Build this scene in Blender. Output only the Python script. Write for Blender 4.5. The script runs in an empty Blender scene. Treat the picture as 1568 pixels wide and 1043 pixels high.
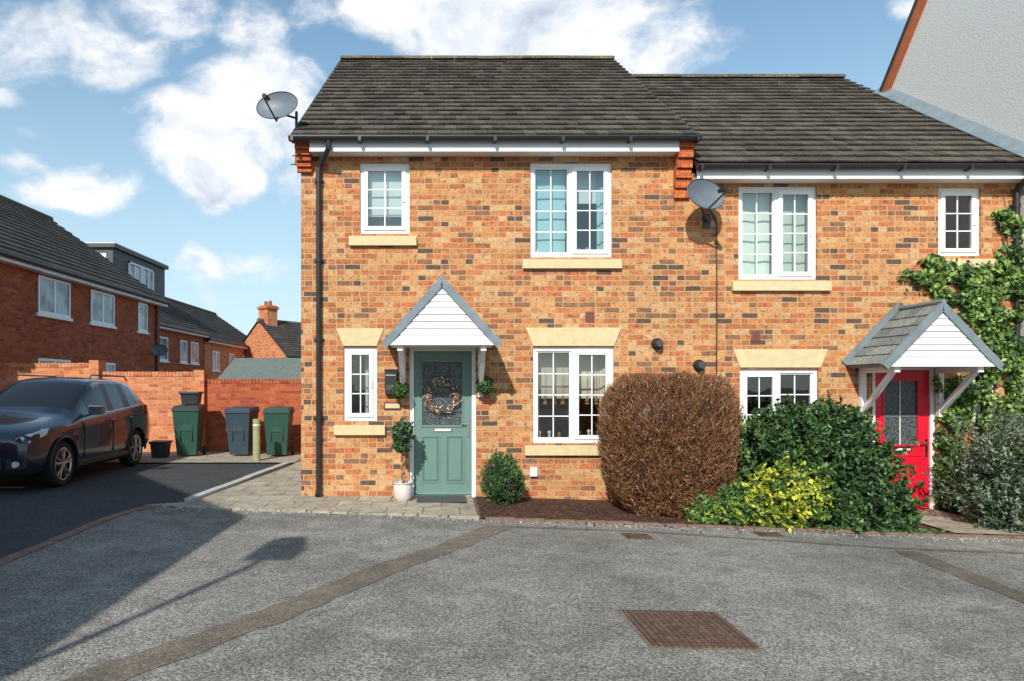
import bpy, bmesh, math, random
import numpy as np
from mathutils import Vector, Matrix, noise
random.seed(7); rng=np.random.default_rng(7)
S=bpy.context.scene
COL=S.collection
# ------------------------------------------------------------------ camera model (measured)
F=1035.0; VX=677.0; HY=590.0; H=1.55; D=9.4
def fx(px): return (px-VX)*D/F
def fz(py): return H+(HY-py)*D/F
def px2x(px,Y): return (px-VX)*Y/F
def py2z(py,Y): return H+(HY-py)*Y/F
def g(x): return -0.031*min(max(x,0.0),20.0)
# ------------------------------------------------------------------ node helpers
class NT:
    def __init__(s,nt): s.nt=nt
    def n(s,t,**k):
        nd=s.nt.nodes.new(t)
        for a,v in k.items(): setattr(nd,a,v)
        return nd
    def l(s,a,b): s.nt.links.new(a,b)
    def setin(s,sock,v):
        if isinstance(v,bpy.types.NodeSocket): s.l(v,sock)
        else: sock.default_value=v
    def m(s,op,a,b=0.0,c=0.0,clamp=False):
        nd=s.n('ShaderNodeMath',operation=op); nd.use_clamp=clamp
        s.setin(nd.inputs[0],a); s.setin(nd.inputs[1],b); s.setin(nd.inputs[2],c)
        return nd.outputs[0]
    def mix(s,f,a,b,bt='MIX'):
        nd=s.n('ShaderNodeMix',data_type='RGBA',blend_type=bt)
        s.setin(nd.inputs[0],f)
        s.setin(nd.inputs[6],a if isinstance(a,bpy.types.NodeSocket) else (*a[:3],1))
        s.setin(nd.inputs[7],b if isinstance(b,bpy.types.NodeSocket) else (*b[:3],1))
        return nd.outputs[2]
    def noise(s,vec,scale,detail=3,rough=.5):
        nd=s.n('ShaderNodeTexNoise'); nd.inputs['Scale'].default_value=scale
        nd.inputs['Detail'].default_value=detail; nd.inputs['Roughness'].default_value=rough
        if vec is not None: s.l(vec,nd.inputs['Vector'])
        return nd.outputs[0]
    def ramp(s,f,stops,interp='LINEAR'):
        nd=s.n('ShaderNodeValToRGB'); cr=nd.color_ramp; cr.interpolation=interp
        while len(cr.elements)<len(stops): cr.elements.new(.5)
        for e,(p,c) in zip(cr.elements,stops):
            e.position=p; e.color=(*c,1) if len(c)==3 else c
        s.l(f,nd.inputs[0]); return nd.outputs[0]
    def rng(s,v,a,b,c=0.,d=1.,smooth=False):
        nd=s.n('ShaderNodeMapRange'); nd.clamp=True
        if smooth: nd.interpolation_type='SMOOTHSTEP'
        s.setin(nd.inputs[0],v)
        for i,q in enumerate((a,b,c,d)): nd.inputs[i+1].default_value=q
        return nd.outputs[0]
def newmat(name):
    m=bpy.data.materials.new(name); m.use_nodes=True
    t=NT(m.node_tree); b=m.node_tree.nodes['Principled BSDF']
    return m,t,b
def bump(t,b,h,dist=.01,st=.5):
    nd=t.n('ShaderNodeBump'); nd.inputs['Distance'].default_value=dist; nd.inputs['Strength'].default_value=st
    t.l(h,nd.inputs['Height']); t.l(nd.outputs[0],b.inputs['Normal'])
def coord(t,w='Object'):
    return t.n('ShaderNodeTexCoord').outputs[w]
def plain(name,c,rough=.6,var=.12,scale=8,metal=0,spec=.5,coat=0,bmp=0):
    m,t,b=newmat(name); v=coord(t)
    n=t.noise(v,scale,4,.6)
    f=t.rng(n,.25,.75,1-var,1+var)
    mul=t.n('ShaderNodeVectorMath',operation='SCALE'); mul.inputs[0].default_value=c; t.l(f,mul.inputs[3])
    t.l(mul.outputs[0],b.inputs['Base Color'])
    b.inputs['Roughness'].default_value=rough; b.inputs['Metallic'].default_value=metal
    b.inputs['Specular IOR Level'].default_value=spec; b.inputs['Coat Weight'].default_value=coat
    if bmp: bump(t,b,n,.01,bmp)
    return m
def brick_mat(name,pal,mortar,bw=.225,bh=.075,mw=.011,bst=.6,split=.5,soot=.6):
    m,t,b=newmat(name)
    tc=t.n('ShaderNodeTexCoord')
    sp=t.n('ShaderNodeSeparateXYZ'); t.l(tc.outputs['Object'],sp.inputs[0])
    sn=t.n('ShaderNodeSeparateXYZ'); t.l(tc.outputs['Normal'],sn.inputs[0])
    ax=t.m('GREATER_THAN',t.m('ABSOLUTE',sn.outputs[0]),.6)
    dlt=t.m('SUBTRACT',sp.outputs[1],sp.outputs[0])
    u=t.m('MULTIPLY_ADD',dlt,ax,sp.outputs[0]); v=sp.outputs[2]
    wob=t.m('MULTIPLY',t.m('SUBTRACT',t.noise(tc.outputs['Object'],6,3),.5),.016)
    v=t.m('ADD',v,wob); u=t.m('ADD',u,wob)
    vr=t.m('DIVIDE',v,bh); row=t.m('FLOOR',vr); fv=t.m('FRACT',vr)
    wr=t.n('ShaderNodeTexWhiteNoise',noise_dimensions='1D'); t.l(row,wr.inputs['W'])
    half=t.m('FRACT',t.m('MULTIPLY',row,.5))
    uu=t.m('ADD',t.m('DIVIDE',u,bw),t.m('ADD',half,t.m('MULTIPLY',wr.outputs[0],.12)))
    col=t.m('FLOOR',uu); fu=t.m('FRACT',uu)
    ca=t.n('ShaderNodeCombineXYZ'); t.l(t.m('ADD',col,57.3),ca.inputs[0]); t.l(row,ca.inputs[1])
    wa=t.n('ShaderNodeTexWhiteNoise',noise_dimensions='2D'); t.l(ca.outputs[0],wa.inputs['Vector'])
    isp=t.m('LESS_THAN',wa.outputs[0],split)
    f2=t.m('MULTIPLY',fu,2.0); hi=t.m('MULTIPLY',t.m('MULTIPLY',t.m('FLOOR',f2),isp),.5)
    cb=t.n('ShaderNodeCombineXYZ'); t.l(t.m('ADD',col,hi),cb.inputs[0]); t.l(row,cb.inputs[1])
    wn=t.n('ShaderNodeTexWhiteNoise',noise_dimensions='2D'); t.l(cb.outputs[0],wn.inputs['Vector'])
    stops=[]; acc=0
    for w,c in pal: stops.append((acc,c)); acc+=w
    c=t.ramp(wn.outputs[0],stops,'CONSTANT')
    n1=t.noise(tc.outputs['Object'],34,5,.7); n2=t.noise(tc.outputs['Object'],1.1,3)
    f=t.m('MULTIPLY',t.rng(n1,.25,.75,.55,1.4),t.rng(n2,.3,.7,.86,1.1))
    sc=t.n('ShaderNodeVectorMath',operation='SCALE'); t.l(c,sc.inputs[0]); t.l(f,sc.inputs[3])
    n3=t.noise(tc.outputs['Object'],15,3)
    sm=t.m('MULTIPLY',t.rng(n3,.55,.66),soot)
    c2=t.mix(sm,sc.outputs[0],(.10,.062,.045))
    eu=mw/bw; ev=mw/bh
    mk=t.m('MAXIMUM',t.m('LESS_THAN',fu,eu),t.m('LESS_THAN',fv,ev))
    mk=t.m('MAXIMUM',mk,t.m('MULTIPLY',isp,t.m('LESS_THAN',t.m('FRACT',f2),eu*2)))
    c3=t.mix(mk,c2,mortar)
    t.l(c3,b.inputs['Base Color']); b.inputs['Roughness'].default_value=.88
    b.inputs['Specular IOR Level'].default_value=.2
    h=t.m('ADD',t.m('SUBTRACT',1.0,mk),t.m('MULTIPLY',n1,.8))
    bump(t,b,h,.009,bst)
    return m
M={}
M['brick']=brick_mat('brick_multi',[(.22,(.52,.215,.082)),(.21,(.58,.28,.115)),(.15,(.43,.15,.06)),(.14,(.60,.34,.165)),(.06,(.13,.08,.058)),(.09,(.27,.13,.07)),(.13,(.52,.165,.066))],(.50,.37,.22),bst=.8,split=.36,soot=.62)
M['brick_red']=brick_mat('brick_red',[(.3,(.38,.085,.038)),(.3,(.43,.105,.045)),(.2,(.31,.065,.035)),(.2,(.46,.13,.055))],(.30,.13,.08),mw=.009,bst=.3,split=.2,soot=.2)
M['brick_garden']=brick_mat('brick_garden',[(.3,(.58,.19,.08)),(.3,(.64,.24,.11)),(.2,(.46,.13,.06)),(.2,(.66,.29,.14))],(.48,.30,.2),split=.2,soot=.2)
M['brick_kneeler']=brick_mat('brick_kneeler',[(.5,(.60,.14,.045)),(.3,(.52,.10,.035)),(.2,(.66,.18,.06))],(.3,.12,.06))
def tile_mat(name,c0,c1,c2,lich=(.20,.19,.10),la=.35):
    m,t,b=newmat(name); v=coord(t)
    ge=t.n('ShaderNodeNewGeometry')
    c=t.ramp(ge.outputs['Random Per Island'],[(0,c0),(.5,c1),(1,c2)])
    n=t.noise(v,26,5,.7); nn=t.noise(v,.9,3)
    f=t.m('MULTIPLY',t.rng(n,.3,.7,.5,1.5),t.rng(nn,.3,.7,.85,1.15))
    sc=t.n('ShaderNodeVectorMath',operation='SCALE'); t.l(c,sc.inputs[0]); t.l(f,sc.inputs[3])
    n2=t.noise(v,45,3,.6); n3=t.noise(v,1.3,3)
    k=t.m('MULTIPLY',t.rng(n2,.56,.66),t.rng(n3,.4,.62)); k=t.m('MULTIPLY',k,la)
    t.l(t.mix(k,sc.outputs[0],lich),b.inputs['Base Color']); b.inputs['Roughness'].default_value=.9
    b.inputs['Specular IOR Level'].default_value=.2
    bump(t,b,n,.01,.5); return m
M['tile']=tile_mat('roof_tile',(.060,.052,.043),(.082,.072,.060),(.108,.095,.080),la=.7)
M['tile_far']=tile_mat('roof_tile_far',(.045,.042,.04),(.06,.055,.05),(.08,.07,.065),la=.2)
M['ridge']=tile_mat('ridge_tile',(.08,.07,.055),(.11,.095,.07),(.14,.12,.09),lich=(.45,.33,.05),la=.9)
M['slate']=tile_mat('porch_slate',(.15,.17,.165),(.20,.22,.21),(.25,.27,.25),la=.3)
M['lead']=plain('lead_grey',(.17,.215,.24),.55,.2,6)
M['upvc']=plain('white_upvc',(.84,.85,.85),.35,.03,3)
M['fascia']=plain('white_fascia',(.82,.83,.84),.45,.05,3)
M['black']=plain('black_plastic',(.022,.022,.025),.4,.2,6)
M['dgrey']=plain('dark_grey',(.06,.06,.062),.5,.2,8)
M['stone']=plain('cast_stone',(.64,.52,.30),.85,.14,12,bmp=.25)
M['render']=plain('white_render',(.74,.73,.70),.95,.08,45,bmp=.5)
M['soffit']=plain('terracotta_verge',(.48,.13,.05),.7,.15,6)
M['door']=plain('door_sage',(.135,.235,.205),.42,.04,5)
M['door_d']=plain('door_sage_groove',(.09,.16,.14),.5,.04,5)
M['red']=plain('door_red',(.66,.012,.035),.35,.05,4)
M['chrome']=plain('chrome',(.7,.7,.7),.18,.03,4,metal=1)
M['interior']=plain('interior_wall',(.38,.35,.31),.9,.06,2)
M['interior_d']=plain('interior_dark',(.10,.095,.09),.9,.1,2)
M['blind']=plain('blind_white',(.74,.82,.82),.8,.05,3)
M['curtain']=plain('curtain_green',(.66,.72,.64),.85,.07,5)
M['curtain_c']=plain('curtain_cream',(.62,.55,.45),.85,.1,5)
M['sky_cur']=plain('curtain_blue',(.45,.72,.78),.85,.06,5)
M['wood']=plain('wood',(.32,.17,.08),.7,.2,9)
M['twig']=plain('twig',(.20,.11,.06),.85,.3,20)
M['pot']=plain('pot_white',(.62,.57,.52),.7,.12,9)
M['tyre']=plain('tyre',(.02,.02,.02),.85,.2,20)
M['alloy']=plain('alloy',(.55,.56,.58),.3,.05,5,metal=.9)
M['glassy_dark']=plain('car_glass',(.010,.011,.012),.03,.05,4,spec=.6)
M['carpaint']=plain('car_paint_navy',(.012,.018,.034),.24,.05,4,coat=.8)
M['bin_green']=plain('bin_green',(.02,.075,.055),.5,.15,6)
M['bin_black']=plain('bin_black',(.03,.035,.038),.5,.15,6)
M['bin_blue']=plain('bin_blue',(.03,.055,.075),.5,.15,6)
M['lamp_glass']=plain('headlamp',(.65,.68,.7),.08,.2,20,spec=.9)
M['dish']=plain('dish_grey',(.13,.16,.19),.5,.12,5)
M['kerb_red']=plain('kerb_red',(.20,.125,.095),.9,.25,14,bmp=.4)
M['kerb']=plain('kerb_concrete',(.42,.43,.42),.9,.15,14,bmp=.4)
M['terracotta']=plain('terracotta',(.28,.08,.05),.8,.15,20)
M['white']=plain('white_misc',(.75,.75,.72),.6,.05,10)
def glass_mat():
    m=bpy.data.materials.new('window_glass'); m.use_nodes=True; nt=m.node_tree; nt.nodes.clear(); t=NT(nt)
    o=t.n('ShaderNodeOutputMaterial'); mx=t.n('ShaderNodeMixShader')
    tr=t.n('ShaderNodeBsdfTransparent'); tr.inputs[0].default_value=(.88,.94,.93,1)
    gl=t.n('ShaderNodeBsdfGlossy'); gl.inputs['Roughness'].default_value=.015
    fr=t.n('ShaderNodeFresnel'); fr.inputs[0].default_value=1.5
    v=coord(t); n=t.noise(v,1.7,2)
    bp=t.n('ShaderNodeBump'); bp.inputs['Distance'].default_value=.02; bp.inputs['Strength'].default_value=.12; t.l(n,bp.inputs['Height'])
    t.l(bp.outputs[0],gl.inputs['Normal'])
    f=t.m('ADD',t.m('MULTIPLY',fr.outputs[0],1.5),.09,clamp=True)
    t.l(f,mx.inputs[0]); t.l(tr.outputs[0],mx.inputs[1]); t.l(gl.outputs[0],mx.inputs[2]); t.l(mx.outputs[0],o.inputs[0])
    return m
M['glass']=glass_mat()
def farglass():
    m,t,b=newmat('far_window_glass'); v=coord(t)
    n=t.noise(v,1.2,2); t.l(t.ramp(n,[(.4,(.14,.19,.24)),(.55,(.42,.50,.56))]),b.inputs['Base Color'])
    b.inputs['Roughness'].default_value=.08; return m
M['fglass']=farglass()
def obscure():
    m,t,b=newmat('obscure_glass'); v=coord(t)
    vo=t.n('ShaderNodeTexVoronoi'); vo.inputs['Scale'].default_value=45; t.l(v,vo.inputs['Vector'])
    n=t.noise(v,60,3)
    t.l(t.ramp(n,[(.35,(.025,.03,.035)),(.7,(.15,.17,.18))]),b.inputs['Base Color'])
    b.inputs['Roughness'].default_value=.15; bump(t,b,vo.outputs[0],.01,.5); return m
M['obscure']=obscure()
def tarmac(name,c0,c1,sp=.5,patch=.25,scale=70,fleck=.0,bs=.8):
    m,t,b=newmat(name); v=coord(t)
    n=t.noise(v,scale,3,.75); n2=t.noise(v,.55,5,.62); n3=t.noise(v,3.2,5,.65)
    vo=t.n('ShaderNodeTexVoronoi'); vo.inputs['Scale'].default_value=scale*1.15; t.l(v,vo.inputs['Vector'])
    sv=t.n('ShaderNodeSeparateColor'); t.l(vo.outputs['Color'],sv.inputs[0])
    k=t.m('ADD',t.m('MULTIPLY',n,.5),t.m('MULTIPLY',sv.outputs[0],.5))
    c=t.ramp(k,[(.25,tuple(x*(1-sp) for x in c0)),(.5,c0),(.75,c1)])
    f=t.m('MULTIPLY',t.rng(n2,.3,.7,1-patch,1+patch*.6),t.rng(n3,.3,.7,1-patch*.6,1+patch*.45))
    sc=t.n('ShaderNodeVectorMath',operation='SCALE'); t.l(c,sc.inputs[0]); t.l(f,sc.inputs[3])
    o_=sc.outputs[0]
    if fleck:
        n4=t.noise(v,1.6,6,.7); o_=t.mix(t.m('MULTIPLY',t.rng(n4,.57,.70),fleck),o_,tuple(x*1.65 for x in c0))
        n5=t.noise(v,2.3,5,.6); o_=t.mix(t.m('MULTIPLY',t.rng(n5,.58,.70),fleck*1.2),o_,tuple(x*.42 for x in c0))
        n6=t.noise(v,30,2,.5); o_=t.mix(t.m('MULTIPLY',t.rng(n6,.66,.72),.5),o_,tuple(x*.4 for x in c0))
    t.l(o_,b.inputs['Base Color']); b.inputs['Roughness'].default_value=.93; b.inputs['Specular IOR Level'].default_value=.25
    bump(t,b,k,.010,bs); return m
M['tarmac']=tarmac('tarmac_light',(.232,.222,.200),(.44,.425,.39),.58,.34,90,fleck=.42,bs=.85)
M['road']=tarmac('road_asphalt',(.055,.06,.065),(.10,.105,.11),.4,.2)
M['patch']=tarmac('tar_joint',(.185,.158,.125),(.28,.24,.19),.4,.4,80,fleck=.3)
M['soil']=tarmac('bark_mulch',(.07,.035,.025),(.16,.08,.055),.7,.3,40)
M['earth']=tarmac('earth',(.13,.11,.08),(.2,.18,.13),.5,.3,30)
def slab_mat():
    m,t,b=newmat('paving_slabs'); v=coord(t)
    nw=t.n('ShaderNodeTexNoise'); nw.inputs['Scale'].default_value=6; t.l(v,nw.inputs['Vector'])
    w1=t.n('ShaderNodeVectorMath',operation='SCALE'); t.l(nw.outputs['Color'],w1.inputs[0]); w1.inputs[3].default_value=.02
    w2=t.n('ShaderNodeVectorMath',operation='ADD'); t.l(v,w2.inputs[0]); t.l(w1.outputs[0],w2.inputs[1])
    br=t.n('ShaderNodeTexBrick'); t.l(w2.outputs[0],br.inputs['Vector'])
    br.inputs['Color1'].default_value=(.33,.29,.22,1); br.inputs['Color2'].default_value=(.42,.375,.29,1)
    br.inputs['Mortar'].default_value=(.17,.15,.11,1); br.inputs['Scale'].default_value=1
    br.inputs['Mortar Size'].default_value=.009; br.inputs['Brick Width'].default_value=.45; br.inputs['Row Height'].default_value=.45
    n=t.noise(v,5,6,.7); n2=t.noise(v,60,3)
    f=t.m('MULTIPLY',t.rng(n,.3,.7,.6,1.25),t.rng(n2,.3,.7,.85,1.15))
    sc=t.n('ShaderNodeVectorMath',operation='SCALE'); t.l(br.outputs[0],sc.inputs[0]); t.l(f,sc.inputs[3])
    ms=t.noise(v,11,4,.7); o_=t.mix(t.m('MULTIPLY',t.rng(ms,.58,.68),.5),sc.outputs[0],(.10,.11,.045))
    t.l(o_,b.inputs['Base Color']); b.inputs['Roughness'].default_value=.9
    bump(t,b,n2,.006,.4); return m
M['slab']=slab_mat()
def rust_mat():
    m,t,b=newmat('rusty_iron'); v=coord(t)
    mp=t.n('ShaderNodeMapping'); t.l(v,mp.inputs[0]); mp.inputs['Rotation'].default_value=(0,0,math.radians(45))
    ch=t.n('ShaderNodeTexChecker'); ch.inputs['Scale'].default_value=34; t.l(mp.outputs[0],ch.inputs[0])
    n=t.noise(v,14,4,.6)
    c=t.ramp(n,[(.3,(.085,.05,.035)),(.7,(.19,.11,.075))])
    c=t.mix(t.m('MULTIPLY',ch.outputs['Fac'],.7),c,(.035,.025,.02))
    t.l(c,b.inputs['Base Color']); b.inputs['Roughness'].default_value=.7; bump(t,b,ch.outputs['Fac'],.01,.8); return m
M['rust']=rust_mat()
def leafm(name,c):
    m,t,b=newmat(name)
    ge=t.n('ShaderNodeNewGeometry')
    f=t.rng(ge.outputs['Random Per Island'],0,1,.55,1.5)
    sc=t.n('ShaderNodeVectorMath',operation='SCALE'); sc.inputs[0].default_value=c; t.l(f,sc.inputs[3])
    t.l(sc.outputs[0],b.inputs['Base Color']); b.inputs['Roughness'].default_value=.45
    b.inputs['Specular IOR Level'].default_value=.4
    return m
L={k:leafm('leaf_'+k,c) for k,c in dict(dark=(.022,.055,.018),mid=(.045,.105,.03),light=(.09,.17,.045),
   yel=(.42,.45,.045),yel2=(.22,.30,.04),grey=(.12,.16,.10),grey2=(.20,.24,.17),br1=(.215,.09,.04),br2=(.13,.055,.027),br3=(.31,.155,.072),br4=(.055,.026,.015),
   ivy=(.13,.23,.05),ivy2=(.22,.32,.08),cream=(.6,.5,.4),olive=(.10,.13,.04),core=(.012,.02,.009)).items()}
# ------------------------------------------------------------------ mesh helpers
def empty(name,loc=(0,0,0),rotz=0):
    e=bpy.data.objects.new(name,None); COL.objects.link(e); e.location=loc; e.rotation_euler=(0,0,rotz); e.empty_display_size=.2
    return e
class MB:
    def __init__(s): s.v=[]; s.f=[]; s.mi=[]; s.mats=[]
    def mid(s,m):
        if m not in s.mats: s.mats.append(m)
        return s.mats.index(m)
    def poly(s,pts,m):
        b=len(s.v); s.v+= [tuple(p) for p in pts]; s.f.append(tuple(range(b,b+len(pts)))); s.mi.append(s.mid(m))
    def box(s,x0,x1,y0,y1,z0,z1,m,xf=None):
        P=[(x0,y0,z0),(x1,y0,z0),(x1,y1,z0),(x0,y1,z0),(x0,y0,z1),(x1,y0,z1),(x1,y1,z1),(x0,y1,z1)]
        s.hexa(P,m,xf)
    def hexa(s,P,m,xf=None):
        if xf is not None: P=[tuple(xf@Vector(p)) for p in P]
        b=len(s.v); s.v+=[tuple(p) for p in P]
        for f in ((0,3,2,1),(4,5,6,7),(0,1,5,4),(1,2,6,5),(2,3,7,6),(3,0,4,7)):
            s.f.append(tuple(b+i for i in f)); s.mi.append(s.mid(m))
    def tube(s,pts,r,m,n=10,r1=None,caps=True):
        pts=[Vector(p) for p in pts]; b=len(s.v); k=len(pts)
        for i,p in enumerate(pts):
            d=(pts[min(i+1,k-1)]-pts[max(i-1,0)]).normalized()
            a=d.orthogonal().normalized() if abs(d.z)<.9 else Vector((1,0,0))
            a=(a-d*a.dot(d)).normalized() if i==0 else (pa-d*pa.dot(d)).normalized()
            pa=a
            c=d.cross(a); rr=r if r1 is None else r+(r1-r)*i/(k-1)
            for j in range(n):
                t=2*math.pi*j/n; q=p+(a*math.cos(t)+c*math.sin(t))*rr; s.v.append(tuple(q))
        for i in range(k-1):
            for j in range(n):
                s.f.append((b+i*n+j,b+i*n+(j+1)%n,b+(i+1)*n+(j+1)%n,b+(i+1)*n+j)); s.mi.append(s.mid(m))
        if caps:
            s.f.append(tuple(b+j for j in range(n))[::-1]); s.mi.append(s.mid(m))
            s.f.append(tuple(b+(k-1)*n+j for j in range(n))); s.mi.append(s.mid(m))
    def done(s,name,parent=None,smooth=False,bevel=0,loc=None,recalc=True):
        me=bpy.data.meshes.new(name); me.from_pydata(s.v,[],s.f)
        for m in s.mats: me.materials.append(m)
        me.polygons.foreach_set('material_index',s.mi)
        if recalc:
            bm=bmesh.new(); bm.from_mesh(me); bmesh.ops.recalc_face_normals(bm,faces=bm.faces); bm.to_mesh(me); bm.free()
        o=bpy.data.objects.new(name,me); COL.objects.link(o)
        if parent: o.parent=parent
        if loc: o.location=loc
        if smooth:
            me.polygons.foreach_set('use_smooth',[True]*len(me.polygons))
            try: me.set_sharp_from_angle(angle=math.radians(35))
            except Exception: pass
        if bevel:
            b=o.modifiers.new('b','BEVEL'); b.width=bevel; b.segments=2; b.limit_method='ANGLE'
        me.update(); return o
def sheet(name,pts,off,mat,parent=None):
    bm=bmesh.new(); vs=[bm.verts.new((x,y,0)) for x,y in pts]; bm.faces.new(vs)
    for xx in (0,20):
        bmesh.ops.bisect_plane(bm,geom=bm.verts[:]+bm.edges[:]+bm.faces[:],plane_co=(xx,0,0),plane_no=(1,0,0))
    for v in bm.verts: v.co.z=g(v.co.x)+off
    bmesh.ops.recalc_face_normals(bm,faces=bm.faces)
    for f in bm.faces:
        if f.normal.z<0: f.normal_flip()
    me=bpy.data.meshes.new(name); bm.to_mesh(me); bm.free(); me.materials.append(mat)
    o=bpy.data.objects.new(name,me); COL.objects.link(o)
    if parent: o.parent=parent
    return o
def strip_pts(path,w,jit=.012):
    Q=[]
    for i in range(len(path)-1):
        a=Vector(path[i]); b=Vector(path[i+1]); n=max(1,int((b-a).length/.12))
        for k in range(n): Q.append(a+(b-a)*k/n)
    Q.append(Vector(path[-1])); P=Q; l=[];r=[]
    for i,p in enumerate(P):
        d=(P[min(i+1,len(P)-1)]-P[max(i-1,0)]).normalized(); n=Vector((-d.y,d.x))
        l.append(tuple(p+n*(w/2+random.uniform(-jit,jit)))); r.append(tuple(p-n*(w/2+random.uniform(-jit,jit))))
    return l+r[::-1]
# ------------------------------------------------------------------ ground
me=bpy.data.meshes.new('ground'); xs=[-500,0,20,500]; ys=[-400,900]
me.from_pydata([(x,y,g(x)) for y in ys for x in xs],[],[(i,i+1,i+5,i+4) for i in range(3)]); me.materials.append(M['earth'])
o=bpy.data.objects.new('ground',me); COL.objects.link(o)
sheet('parking_court',[(-3.8,-30),(30,-30),(30,7.75),(6.5,7.75),(5.5,7.72),(1.9,7.86),(.45,7.86),(-1.0,8.15),(-2.6,8.42),(-3.8,8.66)],.004,M['tarmac'])
sheet('road',[(-60,-30),(-3.85,-30),(-3.85,8.7),(-3.3,8.95),(-2.98,13.0),(-2.98,13.3),(-60,13.3)],.004,M['road'])
sheet('side_path',[(-3.3,8.95),(-3.85,8.68),(-2.6,8.44),(-1.0,8.17),(.42,7.9),(.42,9.4),(-1.96,9.4),(-1.96,15.4),(-2.9,15.4),(-2.9,13.3),(-2.9,13.0)],.012,M['slab'])
sheet('rear_pavement',[(-60,13.3),(-2.9,13.3),(-2.9,15.5),(-60,15.5)],.03,M['slab'])
sheet('flower_bed',[(.46,7.9),(1.9,7.9),(5.9,7.76),(5.9,9.4),(.46,9.4)],.02,M['soil'])
sheet('flower_bed',[(6.9,7.8),(8.05,7.8),(8.05,9.4),(6.9,9.4)],.02,M['soil'])
sheet('front_path',[(5.93,7.8),(6.87,7.8),(6.87,9.4),(5.93,9.4)],.03,M['slab'])
def setts(name,path,w,h,step,mat,jit=.006):
    mb=MB(); P=[Vector((a,b)) for a,b in path]
    for i in range(len(P)-1):
        d=P[i+1]-P[i]; n=max(1,int(d.length/step)); 
        ang=math.atan2(d.y,d.x)
        for k in range(n):
            c=P[i]+d*((k+.5)/n); l=d.length/n/2-.005
            xf=Matrix.Translation((c.x+random.uniform(-jit,jit),c.y+random.uniform(-jit,jit),g(c.x)))@Matrix.Rotation(ang+random.uniform(-.01,.01),4,'Z')
            mb.box(-l,l,-w/2,w/2,-.05,h+random.uniform(-.004,.004),mat,xf)
    return mb.done(name,bevel=.006)
setts('kerb_edging',[(-3.83,-6),(-3.82,5.5),(-3.86,7.6),(-3.82,8.3),(-3.6,8.6)],.12,.022,.22,M['kerb_red'])
setts('paving_edging',[(-3.55,8.62),(-2.6,8.40),(-1.0,8.13),(.44,7.86)],.1,.03,.3,M['slab'])
setts('bed_edging',[(.5,7.86),(1.9,7.84),(5.6,7.72),(8.0,7.74)],.09,.03,.3,M['kerb_red'])
setts('path_kerb',[(-3.36,8.95),(-3.02,13.2)],.13,.05,.9,M['kerb'])
def scatter_stones(name,n,xr,yf,sd,rr,mat):
    mb=MB()
    for i in range(n):
        x=random.uniform(*xr); y=yf(x)+random.gauss(0,sd); r=random.uniform(*rr); z=g(x)+.006
        a=random.uniform(0,3.14); c,s=math.cos(a)*r,math.sin(a)*r
        mb.hexa([(x-c,y-s,z),(x+s,y-c,z),(x+c,y+s,z),(x-s,y+c,z),(x-c*.6,y-s*.6,z+r),(x+s*.6,y-c*.6,z+r),(x+c*.6,y+s*.6,z+r),(x-s*.6,y+c*.6,z+r)],mat)
    mb.done(name,recalc=False)
def kerb_y(x):
    P=[(-3.8,8.6),(-1.0,8.1),(.45,7.82),(1.9,7.78),(5.6,7.66),(8.1,7.68)]
    for (a,b),(c,d) in zip(P,P[1:]):
        if x<=c: return b+(d-b)*(x-a)/(c-a)
    return 7.68
scatter_stones('loose_chippings',700,(-3.7,8),lambda x:kerb_y(x)-.08,.07,(.004,.010),M['kerb'])
scatter_stones('bark_chips',900,(.5,3.6),lambda x:8.35,.28,(.008,.022),M['soil'])
sheet('tar_joint',strip_pts([(.62,7.5),(.43,7.1),(.05,6.45),(-.43,5.75),(-1.19,4.46),(-1.75,3.65),(-2.8,2.1),(-5,-1)],.28,.022),.008,M['patch'])
sheet('tar_joint',strip_pts([(4.72,6.9),(4.66,6.0),(4.6,5.0),(4.5,2)],.24,.02),.008,M['patch'])
sheet('tar_joint',strip_pts([(.62,7.5),(2.2,7.45),(4.7,7.0),(8,6.9)],.07),.0085,M['patch'])
def manhole(x0,x1,y0,y1):
    e=empty('manhole_cover',((x0+x1)/2,(y0+y1)/2,g((x0+x1)/2))); w=(x1-x0)/2; d=(y1-y0)/2
    e.rotation_euler=(0,math.atan(.031) if x0>0 else 0,math.radians(1.5))
    mb=MB(); mb.box(-w+.03,w-.03,-d+.03,d-.03,-.02,.016,M['rust'])
    for i in range(9):
        for j in range(9):
            if w<.2: continue
            cx_=-w+.07+(2*w-.14)*i/8; cy_=-d+.07+(2*d-.14)*j/8; a=.7854 if (i+j)%2 else -.7854
            xf=Matrix.Translation((cx_,cy_,0))@Matrix.Rotation(a,4,'Z'); mb.box(-.024,.024,-.007,.007,.0155,.021,M['rust'],xf)
    mb.done('cover',e)
    mb=MB()
    for a in ((-w,w,-d,-d+.025),(-w,w,d-.025,d),(-w,-w+.025,-d+.026,d-.026),(w-.025,w,-d+.026,d-.026)):
        mb.box(*a,-.02,.016,M['rust'])
    mb.box(-w-.03,w+.03,-d-.03,d+.03,-.03,.006,M['patch'])
    mb.done('frame',e)
manhole(1.27,1.92,4.1,4.75); manhole(1.95,2.2,7.05,7.3); manhole(3.5,3.75,7.4,7.6)
sheet('road_marking',[(-6.9,10.1),(-6.3,10.1),(-6.25,10.25),(-6.9,10.25)],.012,M['white'])
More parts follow.
